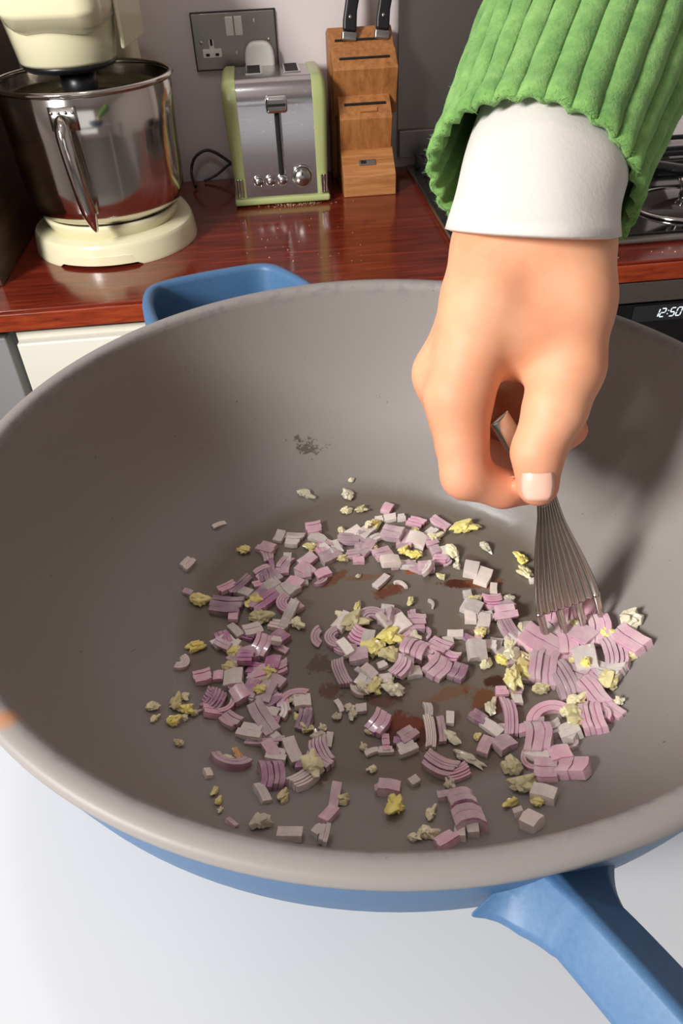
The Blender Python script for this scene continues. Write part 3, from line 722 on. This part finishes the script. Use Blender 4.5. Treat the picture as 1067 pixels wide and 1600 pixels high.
# ------------------------------------------------------------------ chopped onion and garlic
def food_mat(name, c, rough=.3, sss=.35, amp=.06, coat=.5, white='#e6dcd2'):
    m = new_mat(name, c, rough, sss=sss, sss_r=(.003, .002, .0018), coat=coat); t = NT(m)
    oi = t.n('ShaderNodeObjectInfo'); n = t.noise(t.coord((1, 1, 1)), 3.2, 3)
    hs = t.n('ShaderNodeHueSaturation'); hs.inputs['Color'].default_value = lin(c)
    t.l(t.math('ADD', t.math('MULTIPLY', oi.outputs['Random'], .5), t.math('ADD', t.math('MULTIPLY', n, .4), .52)), hs.inputs['Value'])
    t.l(t.math('ADD', t.math('MULTIPLY', oi.outputs['Random'], .5), .75), hs.inputs['Saturation'])
    n2 = t.noise(t.coord((1, 1, .3)), 1.6, 2); mx_ = t.mix(t.math('MULTIPLY', t.ramp(n2, [(.46, 0.), (.64, 1.)]), amp*4.5), hs.outputs[0], white)
    t.color(mx_); return m
TONES = [(food_mat('onion_white', '#e3d8d0'), food_mat('onion_white_vein', '#cdaab6'), food_mat('onion_white_skin', '#dcc6c8')),
         (food_mat('onion_pink', '#d8b3bf'), food_mat('onion_pink_vein', '#b07095'), food_mat('onion_pink_skin', '#bd819f')),
         (food_mat('onion_purple', '#b886a4'), food_mat('onion_purple_vein', '#843a70'), food_mat('onion_purple_skin', '#8a3a78'))]
GAR = [food_mat('garlic', '#ecdf98', .4, .2, white='#e8dfb0'), food_mat('garlic_pale', '#e8e0bd', .4, .2), food_mat('garlic_cooked', '#cda06a', .35, .2, white='#d6b07c')]
def layered(tone, n, seg, bend, seed, arc=0, rin=.45):
    rg = random.Random(seed); cols = [(0., 0)]
    for i in range(n):
        a, b = i/n, (i+1)/n
        cols.append((a+.01, 2 if i == 0 else 0)) if i == 0 else cols.append((a+.022, 1))
        cols.append((b-.022 if i < n-1 else b-.01, 0))
        if i < n-1: cols.append((b, 1))
        else: cols.append((b, 2))
    bx = [0]+[k/n+rg.uniform(-.22, .22)/n for k in range(1, n)]+[1]
    warp = lambda x: bx[min(n-1, int(x*n*.9999))]+(x*n-min(n-1, int(x*n*.9999)))*(bx[min(n-1, int(x*n*.9999))+1]-bx[min(n-1, int(x*n*.9999))])
    nc = len(cols); vs = []; hts = [rg.uniform(.82, 1.05) for _ in range(n)]
    def ht(x):
        i = min(n-1, int(x*n*.9999)); return hts[i]
    sk1, sk2 = rg.uniform(-.10, .10), rg.uniform(-.10, .10); j1 = [rg.uniform(-.035, .035)+sk1*(k/n-.5)*2 for k in range(n+1)]; j2 = [rg.uniform(-.035, .035)+sk2*(k/n-.5)*2 for k in range(n+1)]
    for k in range(seg+1):
        f = k/seg
        for ci, (x, m) in enumerate(cols):
            groove = m == 1 and abs(x*n-round(x*n)) < .02 and 0 < x < 1
            li = min(n-1, int(x*n*.9999)); ex = j1[li] if k == 0 else j2[li] if k == seg else 0
            top = ht(x)*(.90 if groove else 1)*(1-.10*abs(2*f-1)**3)-(.12 if x in (0., 1.) else 0)
            for z in (top, 0.):
                if arc:
                    rr = .5*(rin+(1-rin)*x)*(1+.04*math.sin(f*6+seed)); th = arc*(f-.5)+ex*.6*(z > 0)
                    zz = z; vs.append((rr*math.cos(th)-.5*(1+rin)/2*math.cos(arc*.25), rr*math.sin(th), zz-.5))
                else:
                    y = f-.5+ex; vs.append((warp(x)*(1-.18*rg.random()*(seed % 2)*abs(f-.5))-.5+bend*(y*y*4-.33)+(.018*math.sin(9*f+seed)), y, z-.5+.10*math.sin(seed+f*3)))
    def vi(k, c, b): return (k*nc+c)*2+b
    fs, ids = [], []
    for k in range(seg):
        for c in range(nc-1):
            m = cols[c+1][1] if cols[c+1][1] else (1 if cols[c][1] == 1 and abs(cols[c][0]*n-round(cols[c][0]*n)) < .02 and c > 0 else 0)
            if c == 0: m = 2
            for b in (0, 1): fs.append((vi(k, c, b), vi(k+1, c, b), vi(k+1, c+1, b), vi(k, c+1, b))); ids.append(m)
        for c in (0, nc-1): fs.append((vi(k, c, 0), vi(k+1, c, 0), vi(k+1, c, 1), vi(k, c, 1))); ids.append(2 if c else 0)
    for k in (0, seg):
        for c in range(nc-1):
            m = 2 if c == 0 else cols[c+1][1]
            fs.append((vi(k, c, 0), vi(k, c+1, 0), vi(k, c+1, 1), vi(k, c, 1))); ids.append(m)
    me = bpy.data.meshes.new('onion'); me.from_pydata(vs, [], fs)
    for m in TONES[tone]: me.materials.append(m)
    me.polygons.foreach_set('material_index', ids)
    bm = bmesh.new(); bm.from_mesh(me); bmesh.ops.recalc_face_normals(bm, faces=bm.faces)
    ed = [e for e in bm.edges if len(e.link_faces) == 2 and e.calc_face_angle(0) > 1.15]
    bmesh.ops.bevel(bm, geom=ed, offset=.05 if not arc else .03, segments=2, affect='EDGES', clamp_overlap=True); bm.to_mesh(me); bm.free()
    me.shade_smooth(); me.set_sharp_from_angle(angle=R(50)); return me
def lump(mi, seed):
    rg = random.Random(seed); bm = bmesh.new(); bmesh.ops.create_icosphere(bm, subdivisions=3, radius=1)
    lobes = [(Vector((rg.gauss(0, 1), rg.gauss(0, 1), rg.gauss(0, .45))).normalized(), rg.uniform(.55, 1.0), rg.choice((3, 5, 7))) for _ in range(rg.randint(5, 8))]
    cuts = [(Vector((rg.gauss(0, 1), rg.gauss(0, 1), rg.gauss(0, 1))).normalized(), rg.uniform(.38, .62)) for _ in range(10)]
    for v in bm.verts:
        d = v.co.normalized(); r_ = .42
        for l, s, e in lobes: r_ = max(r_, s*max(0, d.dot(l))**e*(1+0*e))
        p = d*(r_+.22*noise.noise(d*2.6+Vector((seed, 0, 0)))+.10*noise.noise(d*6+Vector((0, seed, 0))))*(1+rg.uniform(-.05, .05))
        for l, s in cuts:
            q = p.dot(l)
            if q > s: p -= l*(q-s)
        v.co = Vector((p.x*.62, p.y*.62, max(-.34, p.z*.75)))
    me = bpy.data.meshes.new('garlic'); bm.to_mesh(me); bm.free(); me.materials.append(GAR[mi]); me.shade_smooth(); me.set_sharp_from_angle(angle=R(38)); return me
MESH = {}
for tn in range(3):
    MESH['L', tn] = [layered(tn, n, 5, b, s) for n, b, s in ((3, .12, 1), (4, .2, 2), (3, .04, 3), (5, .16, 4), (2, .1, 5), (4, -.1, 6))]
    MESH['K', tn] = [layered(tn, n, 2, b, s) for n, b, s in ((1, 0, 7), (1, .06, 8), (2, .04, 9), (1, -.05, 10))]
    MESH['S', tn] = [layered(tn, 1, 4, b, s) for b, s in ((.1, 11), (-.15, 12), (.05, 13))]
    MESH['A', tn] = [layered(tn, n, 12, 0, s, arc=a, rin=ri) for n, s, a, ri in ((2, 14, 2.6, .55), (3, 15, 2.2, .4), (2, 16, 2.0, .7), (4, 17, 2.7, .3))]
for mi in range(3): MESH['G', mi] = [lump(mi, 20+mi*10+k) for k in range(8)]

def surf(px, py, off):
    d = direction(px, py); lo_, hi_ = .2, .6; s = lo_; step = .004
    while s < hi_:
        p = CAM+d*s-PC; r = math.hypot(p.x, p.y)
        if p.z < zs(min(r, .1565))+off and r < .16: break
        s += step
    a, b = s-step, s
    for _ in range(14):
        m = (a+b)/2; p = CAM+d*m-PC; r = math.hypot(p.x, p.y)
        if p.z < zs(min(r, .1565))+off: b = m
        else: a = m
    p = CAM+d*b-PC; r = math.hypot(p.x, p.y)
    sl = (zs(min(r+.002, .1565))-zs(max(r-.002, 0)))/.004 if r > .004 else 0
    n = Vector((-sl*p.x/max(r, 1e-6), -sl*p.y/max(r, 1e-6), 1)).normalized()
    return p, n, b
HM = {}
def hm_get(p, rad):
    k = max(1, int(rad/.003)); cx, cy = int(p.x/.003), int(p.y/.003); v = [HM.get((cx+i, cy+j), 0) for i in range(-k+1, k) for j in range(-k+1, k)]
    v.sort(); return sum(v[len(v)//3:])/max(1, len(v)-len(v)//3)
def hm_set(p, rad, h):
    k = max(1, int(rad/.003)); cx, cy = int(p.x/.003), int(p.y/.003)
    for i in range(-k+1, k):
        for j in range(-k+1, k): HM[cx+i, cy+j] = max(HM.get((cx+i, cy+j), 0), h)
WHERE = {'C': ('the middle heap', 600, 1020, 35, 30), 'T': ('the curved far row', 570, 850, 60, 22), 'W': ('the left heap', 400, 985, 30, 40),
         'B': ('the lower left heap', 420, 1140, 45, 45), 'R': ('the pile beside fork', 780, 1010, 18, 40), 'F': ('the fork tip pile', 905, 1040, 28, 40),
         'N': ('the right front cluster', 835, 1190, 22, 30), 'M': ('the brown stain group', 645, 1145, 22, 15), 'D': ('the front rim cluster', 697, 1255, 18, 25)}
KIND = {'L': ('layered onion piece', 'onion'), 'K': ('onion cube', 'onion'), 'S': ('onion strip', 'onion'), 'A': ('onion crescent', 'onion'), 'G': ('garlic lump', 'garlic')}
TONEW = {'L': ('pale', 'pink', 'purple'), 'G': ('yellow', 'cream', 'browned')}
rngp = random.Random(21); LAB = {}
def piece(kind, px, py, ln_, wd_, ang, tone, zone, label=None, thick=None, tilt=8, extra=0):
    th_px = (thick or {'L': .42*min(ln_, wd_)+3, 'K': .6*min(ln_, wd_)+2, 'S': .6*wd_+2, 'A': .25*min(ln_, wd_)+3, 'G': .55*min(ln_, wd_)+2}[kind])
    th_ = th_px*.33/F_PX
    p, n, dep = surf(px, py, th_*.5)
    rad_ = .5*(ln_+wd_)*.5*dep/F_PX*.75
    under = min(hm_get(p, rad_)*.75, .012)+extra
    p, n, dep = surf(px, py, th_*.5+under)
    m = MESH[kind, tone]; o = bpy.data.objects.new('onion_piece' if kind != 'G' else 'garlic_lump', m[rngp.randrange(len(m))]); col.objects.link(o)
    k = dep/F_PX
    z = n; x = Vector((1, 0, 0)); x = (x-z*x.dot(z)).normalized(); y = z.cross(x)
    M = Matrix((x, y, z)).transposed()
    tl = tilt*(1.6 if under > .001 else .4)
    M = M @ Matrix.Rotation(R(rngp.gauss(0, tl)), 3, 'X') @ Matrix.Rotation(R(rngp.gauss(0, tl)), 3, 'Y') @ Matrix.Rotation(R(ang+90 if kind != 'A' else ang), 3, 'Z')
    # pieces are seen foreshortened, so their far-away direction is a little longer than it looks
    fs_ = 1+.30*abs(math.sin(R(ang))); fw_ = 1+.30*abs(math.cos(R(ang)))
    if kind == 'A': sc_ = (ln_*k*1.05, ln_*k*1.05, th_)
    elif kind == 'G': sc_ = (wd_*k*fw_*1.25, ln_*k*fs_*1.2, th_*1.4)
    else: sc_ = (wd_*k*fw_*.95, ln_*k*fs_*.95, th_)
    M = M.to_4x4() @ Matrix.Diagonal((*sc_, 1))
    o.matrix_world = Matrix.Translation(PC+p) @ M
    hm_set(p, rad_, under+th_)
    sz = 'large ' if max(ln_, wd_) > 36 else 'tiny ' if max(ln_, wd_) < 15 else ''
    tw = ('yellow', 'cream', 'browned')[tone] if kind == 'G' else ('whitish', 'pink', 'purple')[tone]
    if label: tag(o, label, KIND[kind][1], None)
    else:
        nm, zx, zy, hx, hy = WHERE[zone]
        vt = 'upper' if py < zy-hy else 'lower' if py > zy+hy else ''; hz_ = 'left' if px < zx-hx else 'right' if px > zx+hx else ''
        where = f"{vt} {hz_}".strip() or 'central'
        lb = f'{sz}{tw} {KIND[kind][0]} in the {where} part of {nm}'
        tag(o, lb, KIND[kind][1], f'{KIND[kind][1]} pieces in {nm}'); LAB.setdefault(lb, []).append((px, py, o))
    return o
def inside(poly, x, y):
    c = False; n = len(poly)
    for i in range(n):
        (x1, y1), (x2, y2) = poly[i], poly[i-1]
        if (y1 > y) != (y2 > y) and x < (x2-x1)*(y-y1)/(y2-y1)+x1: c = not c
    return c
def fill(zone, poly, n, kinds, smin_, smax_, tones, mind=7):
    xs = [p[0] for p in poly]; ys = [p[1] for p in poly]; pts = []; tries = 0
    while len(pts) < n and tries < n*60:
        tries += 1; x, y = rngp.uniform(min(xs), max(xs)), rngp.uniform(min(ys), max(ys))
        if not inside(poly, x, y) or any((x-a)**2+(y-b)**2 < mind*mind for a, b in pts): continue
        pts.append((x, y)); k = rngp.choice(kinds); s = rngp.uniform(smin_, smax_)*1.12; tn = rngp.choice(tones)
        if k == 'G': tn = rngp.choice((0, 0, 1, 1))
        piece(k, x, y, s*rngp.uniform(1, 1.3), s*rngp.uniform(.6, .95), rngp.uniform(-90, 90), tn, zone)
fill('T', [(430, 835), (470, 812), (560, 812), (640, 815), (700, 850), (718, 880), (700, 905), (640, 885), (570, 880), (530, 895), (470, 905), (420, 900), (395, 890)], 40, 'LKKSLKG', 13, 22, (0, 0, 1, 1, 1))
fill('W', [(395, 890), (470, 905), (480, 930), (465, 985), (440, 1010), (430, 1080), (400, 1100), (360, 1075), (340, 1060), (350, 1010), (330, 970), (345, 905)], 31, 'LKSLKKG', 14, 24, (0, 1, 1, 2))
fill('B', [(370, 1075), (430, 1090), (490, 1090), (490, 1130), (515, 1160), (500, 1200), (470, 1225), (430, 1215), (400, 1170), (380, 1130), (330, 1120), (320, 1085)], 18, 'LKSLKG', 15, 25, (0, 1, 1, 2))
fill('B', [(265, 1080), (300, 1080), (305, 1115), (275, 1130)], 5, 'GKG', 12, 18, (0, 1))
fill('C', [(510, 980), (560, 955), (640, 950), (665, 975), (690, 1010), (705, 1045), (650, 1055), (590, 1045), (540, 1030)], 14, 'LKLLKA', 15, 26, (0, 1, 1))
fill('C', [(560, 1055), (630, 1060), (620, 1082), (570, 1085)], 6, 'GK', 12, 18, (0, 1))
fill('R', [(728, 925), (790, 930), (835, 985), (840, 1080), (800, 1100), (780, 1060), (735, 1030), (740, 980)], 28, 'KGKLGK', 12, 21, (0, 0, 1))
fill('F', [(840, 960), (900, 935), (960, 950), (990, 1000), (975, 1070), (940, 1130), (890, 1140), (850, 1120), (815, 1090), (820, 1020)], 20, 'LLKAGK', 24, 38, (0, 1, 1, 1), 12)
fill('N', [(805, 1110), (850, 1120), (900, 1180), (880, 1200), (840, 1190), (815, 1170)], 5, 'LKK', 16, 24, (0, 1, 1))
DATA = '''
T K 605 794 18 15 60 1|T K 609 809 18 12 0 0|T K 627 808 12 12 0 0|T L 651 816 24 16 -25 1|T K 572 831 26 17 50 0|T K 553 832 20 16 30 0|T L 612 833 30 22 -30 1|T K 592 811 13 10 0 0|T L 633 842 30 24 80 1|T L 672 846 20 18 20 1|T K 680 860 17 15 10 1
T K 610 876 32 19 8 0|T L 598 866 26 20 20 1|T L 688 874 22 16 -10 1|T A 668 888 34 20 -30 0|T L 545 842 36 18 -10 1|T L 490 826 24 21 10 1|T L 458 838 34 10 -12 0|T K 437 838 17 14 70 0|T K 417 856 24 19 -30 1|T S 424 880 30 8 -80 2|T L 445 880 24 16 60 1|T L 412 894 26 18 30 1|T L 520 856 32 14 -10 1|T L 570 852 30 16 -20 1|T A 502 910 26 18 -60 1
T G 543 773 18 26 90 1|T G 630 860 22 18 0 0|T G 650 866 32 18 0 0|T G 706 860 32 22 -60 1|T G 533 828 16 14 0 1|T G 713 884 16 14 0 1
W K 293 925 15 9 -20 1|W L 352 947 50 26 -10 2|W L 355 918 26 15 35 1|W L 376 914 40 14 55 2|W L 420 935 56 20 45 2|W A 444 945 46 30 200 1|W K 455 920 22 20 40 0|W K 470 911 26 9 5 0|W G 398 932 24 18 0 0|W G 405 963 46 26 -20 0|W K 455 953 24 14 60 0|W G 462 972 28 20 0 1|W L 350 998 22 20 -60 2|W L 347 1006 24 12 -30 1|W K 368 985 30 12 -55 0|W L 395 985 26 20 20 0|W L 386 994 24 10 -30 2|W L 408 1010 34 26 70 1|W L 385 1026 24 20 0 2|W G 365 1018 28 24 0 0|W G 362 1040 28 24 0 0|W K 432 1000 15 13 0 0|W L 438 1013 22 10 -35 1|W G 425 1046 28 25 0 0|W G 415 1064 26 20 0 0|W G 408 1076 24 20 0 0|W L 402 1047 28 18 -20 2|W K 365 1060 34 26 0 0|W L 316 1058 26 20 20 1|W K 341 1056 18 14 0 1
B G 275 1098 34 22 80 0|B G 270 1126 28 20 30 0|B G 291 1108 26 22 0 0|B L 336 1095 34 26 70 2|B A 352 1108 50 36 -50 1|B K 374 1084 26 24 30 1|B G 373 1084 20 18 0 1|B A 455 1088 66 40 120 1|B A 440 1104 44 30 30 0|B G 462 1090 26 20 0 1|B L 410 1122 52 26 -60 1|B A 480 1112 46 24 0 1|B K 392 1143 34 22 -20 0|B L 415 1157 56 14 -4 1|B K 432 1180 28 20 -10 0|B K 456 1172 34 20 -70 0|B G 497 1150 30 18 0 1|B G 504 1137 17 12 0 1|B K 514 1156 22 11 80 0|B L 500 1174 34 28 -70 1|B G 487 1194 44 34 -30 1|B L 425 1212 38 38 -80 2|B K 410 1240 32 15 -60 0|B G 443 1242 26 20 70 0|B L 476 1216 46 24 50 0
C A 519 997 44 34 180 1|C A 585 962 54 36 70 1|C K 540 1011 26 14 -60 0|C A 616 960 40 24 60 1|C K 600 968 24 10 -55 0|C L 651 973 30 26 0 1|C K 622 977 34 26 30 0|C A 670 990 30 24 0 1|C L 685 1010 30 22 -40 1|C L 646 1014 30 36 60 1|C L 628 1042 28 22 50 1|C L 704 1026 24 16 -30 1|C L 684 1044 34 30 50 1|C L 716 1051 26 22 60 2|C L 532 1051 42 20 -75 1|C K 560 1024 28 22 0 1|C K 563 1049 17 8 -45 0|C K 577 1049 22 14 -45 0|C K 597 1039 13 11 20 0|C K 632 1028 14 11 40 0|C K 650 1028 15 10 30 0|C K 646 1050 24 15 10 0|C G 551 972 46 34 20 0|C G 558 948 24 14 80 0|C G 529 958 18 10 -40 1|C G 582 1010 46 32 -20 0|C G 607 995 46 30 0 0|C G 609 1020 38 28 0 0|C G 646 992 24 18 0 1|C G 587 1070 30 22 60 0|C G 613 1076 42 24 -20 1|C K 602 1061 20 14 0 0|C A 556 1080 32 22 -140 0|C G 566 1074 24 14 -30 1|C S 530 1102 19 8 -65 0|C G 545 1105 20 16 0 1|C G 551 1116 22 14 0 1|C K 564 1107 16 12 0 0
M S 580 1175 22 8 20 0|M L 603 1160 12 26 4 1|M K 603 1172 22 10 0 0|M L 592 1130 34 26 55 1|M G 575 1142 15 13 0 1|M K 637 1148 24 20 35 1|M K 636 1168 26 18 20 0|M K 621 1157 12 10 0 2|M L 669 1110 20 14 90 0|M L 672 1143 46 17 88 0|M L 690 1141 38 13 88 1|M K 703 1122 20 13 80 0|M G 705 1150 28 20 -60 1|M G 568 1168 16 14 0 1
D L 686 1196 46 26 -35 1|D L 716 1208 36 20 20 1|D G 702 1226 22 20 0 1|D K 697 1243 28 14 0 1|D L 727 1266 46 70 2 1|D K 738 1293 26 20 85 0|D K 719 1300 24 17 80 0|D G 672 1272 34 17 80 1|D G 664 1300 32 24 30 1|D G 646 1308 24 15 0 1|D K 697 1312 30 20 30 1
N G 767 1107 30 22 90 1|N K 748 1121 22 17 -40 2|N K 768 1137 34 16 -50 0|N G 745 1151 16 13 0 0|N K 758 1165 28 17 60 1|N K 787 1162 30 22 30 1|N L 797 1120 54 22 85 1|N K 786 1137 14 11 0 0|N K 817 1140 18 15 0 1|N L 842 1155 52 40 75 1|N A 822 1190 54 20 190 1|N L 853 1205 32 36 -20 1|N L 897 1200 32 44 60 1|N K 876 1180 34 28 0 1|N G 803 1198 36 32 -60 0|N G 815 1225 44 34 -30 0|N K 850 1240 34 24 -30 0|N G 842 1252 26 18 0 0|N G 797 1254 28 15 30 0|N K 809 1268 14 12 0 0|N K 830 1283 28 26 40 0|N K 893 1148 24 20 40 0|N A 897 1166 30 20 -60 0
R K 730 928 12 11 0 0|R G 745 936 24 16 0 0|R K 771 920 18 11 80 0|R L 770 940 30 20 0 1|R G 795 935 28 16 0 1|R K 790 956 32 19 5 1|R L 797 985 40 22 -70 1|R G 814 980 26 16 80 1|R G 756 963 22 14 -70 1|R K 735 960 26 18 80 0|R G 751 986 28 18 0 0|R K 745 1015 30 26 0 0|R K 766 1008 18 15 -20 0|R G 797 1020 30 26 0 1|R G 800 1058 44 34 80 0|R G 758 1038 24 18 30 1|R K 784 1080 18 14 0 1|R K 808 1093 16 13 0 0|R K 828 1000 17 16 0 0
F L 868 955 44 36 80 1|F L 902 962 46 30 85 1|F L 938 985 44 34 75 1|F L 885 1000 50 32 85 1|F G 948 990 44 28 -60 0|F L 962 1022 54 36 80 1|F L 848 1042 52 40 70 1|F L 880 1062 56 34 -80 1|F K 915 1030 44 36 80 0|F G 915 1034 22 20 0 0|F L 925 1078 62 30 -80 1|F G 952 1060 48 36 70 0|F G 845 1075 42 20 5 0|F A 850 1112 78 30 110 1|F L 925 1120 52 36 80 1|F G 884 1112 28 22 0 1|F L 945 1100 60 18 -70 1|F K 890 1142 30 26 0 0'''
for row in DATA.strip().replace('\n', '|').split('|'):
    z, k, *v = row.split(); v = list(map(float, v)); piece(k, v[0], v[1], v[2], v[3], v[4], int(v[5]), z)
SINGLE = [('K', 293, 880, 18, 15, 60, 0, 'pale onion cube alone on the left side wall of the pan'), ('S', 341, 820, 21, 6, 35, 0, 'thin pale onion splinter stuck on the left pan wall'),
 ('G', 383, 858, 24, 18, 0, 0, 'yellow garlic lump at the left end of the far row'), ('G', 475, 770, 34, 13, -5, 1, 'flat cream garlic sliver on the far pan wall above the row'),
 ('G', 548, 750, 11, 9, 0, 1, 'tiny cream garlic crumb highest on the far pan wall'), ('G', 540, 797, 22, 16, 0, 1, 'cream garlic lump above the far onion row, left of a pair'), ('G', 563, 796, 22, 14, 10, 0, 'yellowish garlic lump above the far onion row, right of a pair'),
 ('L', 687, 817, 28, 13, -50, 1, 'purple-tipped onion piece alone at the right end of the far row'), ('G', 722, 824, 48, 24, 10, 0, 'wide yellow garlic cluster beside the glossy oil streak'), ('G', 758, 853, 24, 15, -50, 1, 'two-lobed cream garlic lump alone right of the far row'),
 ('G', 815, 872, 26, 18, -60, 0, 'yellow garlic lump against the fork left edge, upper one'), ('G', 822, 893, 26, 20, -60, 0, 'yellow garlic lump against the fork left edge, lower one'), ('K', 832, 907, 10, 8, 0, 0, 'tiny white onion cube below the garlic by the fork'),
 ('K', 736, 889, 26, 22, 70, 0, 'bright white onion cube on the dark brown streak'), ('K', 756, 901, 24, 20, 60, 0, 'yellowish translucent onion cube beside the bright white cube'),
 ('S', 595, 909, 30, 11, 50, 0, 'white onion stick alone above the middle heap'), ('A', 627, 912, 28, 14, 60, 0, 'clear curved onion sliver right of the white stick'), ('G', 642, 939, 17, 13, 80, 0, 'single smooth yellow garlic bit above the middle heap'),
 ('A', 675, 943, 22, 16, 20, 0, 'pale curled onion bit right of the single garlic bit'), ('A', 494, 995, 46, 12, 180, 1, 'thin lilac onion crescent standing left of the middle heap'), ('K', 711, 991, 22, 12, -10, 0, 'flat pale onion flake between middle heap and right pile'),
 ('S', 731, 997, 20, 9, -40, 2, 'small purple sliver left of the right pile'), ('K', 700, 1002, 18, 12, 0, 0, 'translucent onion flake right of the middle heap'), ('G', 559, 900, 10, 8, 0, 1, 'tiny cream crumb below the far row'),
 ('G', 310, 936, 40, 24, -10, 0, 'jagged cream garlic lump left of the large purple onion piece'), ('G', 306, 1008, 34, 20, 15, 0, 'smooth yellow garlic slice far left of the pan floor'), ('A', 285, 1036, 36, 20, -20, 0, 'dull translucent onion crescent at the far left'),
 ('G', 237, 1103, 26, 18, 60, 1, 'yellow garlic piece leftmost in the pan, upper half'), ('G', 240, 1123, 20, 11, 80, 1, 'small garlic bit hanging below the leftmost garlic piece'),
 ('G', 281, 1161, 20, 14, 0, 0, 'single square yellow garlic bit in oil at lower left'), ('A', 360, 1192, 64, 40, -90, 1, 'big pale pink onion crescent lying in oil at lower left'), ('G', 352, 1184, 24, 12, 30, 1, 'garlic shard on the big crescent in oil'),
 ('G', 372, 1178, 28, 15, -50, 2, 'browned orange garlic piece inside the big crescent'), ('K', 325, 1208, 14, 11, -60, 0, 'small grey onion cube left of the big crescent'),
 ('G', 336, 1236, 17, 12, 80, 0, 'upper bit of a garlic string near the left front rim'), ('G', 341, 1252, 16, 12, 60, 0, 'middle bit of a garlic string near the left front rim'), ('G', 344, 1266, 13, 9, 80, 1, 'lower bit of a garlic string near the left front rim'),
 ('S', 361, 1286, 20, 9, -30, 1, 'dull onion strip touching the left front rim'), ('G', 406, 1284, 44, 26, 40, 1, 'branching cream garlic lump at the left front rim'), ('K', 452, 1303, 36, 18, -5, 0, 'clear flat onion piece half hidden by the front rim'),
 ('K', 523, 1243, 46, 16, 82, 1, 'long lilac onion strip standing near the front centre'), ('K', 514, 1273, 28, 17, 60, 1, 'lilac onion square below the long lilac strip'), ('K', 497, 1298, 20, 14, 50, 0, 'grey onion bit at the front rim left of centre'), ('K', 507, 1302, 24, 15, 80, 0, 'cream onion bit at the front rim centre'),
 ('G', 538, 1248, 22, 18, 30, 0, 'yellow garlic lump beside the long lilac strip'), ('G', 525, 1119, 18, 14, 0, 1, 'grey garlic bit between lower left and middle heaps'), ('G', 583, 1201, 16, 13, -20, 1, 'lone garlic bit left of front centre'),
 ('K', 647, 1220, 13, 12, 30, 0, 'tiny lone white cube in the front centre'), ('K', 592, 1232, 16, 13, 0, 1, 'grey pink onion bit left of the yellow cube'), ('K', 608, 1230, 34, 22, -10, 1, 'pink onion slab leaning on the yellow cube'), ('G', 618, 1258, 40, 34, 80, 0, 'large yellow garlic cube alone in the front centre'),
 ('G', 729, 1183, 50, 18, -32, 1, 'long cream garlic sliver between front clusters'), ('G', 984, 966, 42, 34, -50, 1, 'white garlic lump thrown up on the right wall beside the fork pile'), ('G', 966, 1096, 20, 17, 30, 1, 'small cream garlic bit right below the fork pile'),
 ('G', 527, 1018, 8, 7, 0, 2, 'tiny browned crumb left of the middle heap')]
for k, x, y, l_, w_, a, tn, lb in SINGLE: piece(k, x, y, l_, w_, a, tn, None, lb)
ORD = ['second', 'third', 'fourth', 'fifth', 'sixth', 'seventh', 'eighth']
for lb, lst in LAB.items():
    if len(lst) < 2: continue
    horiz = max(a[0] for a in lst)-min(a[0] for a in lst) >= max(a[1] for a in lst)-min(a[1] for a in lst)
    lst.sort(key=lambda a: a[0] if horiz else a[1]); n = len(lst)
    for i, (_, _, o) in enumerate(lst):
        first, last = ('leftmost', 'rightmost') if horiz else ('farthest', 'nearest')
        w_ = first if i == 0 else last if i == n-1 else 'middle' if n == 3 else ORD[i-1]+(' from left' if horiz else ' from far')
        if n == 2: w_ = ('left', 'right')[i] if horiz else ('farther', 'nearer')[i]
        o['label'] = lb.replace(' in the ', ', '+w_+' in ', 1).replace(' part of', ' of').replace('central of', 'centre of')
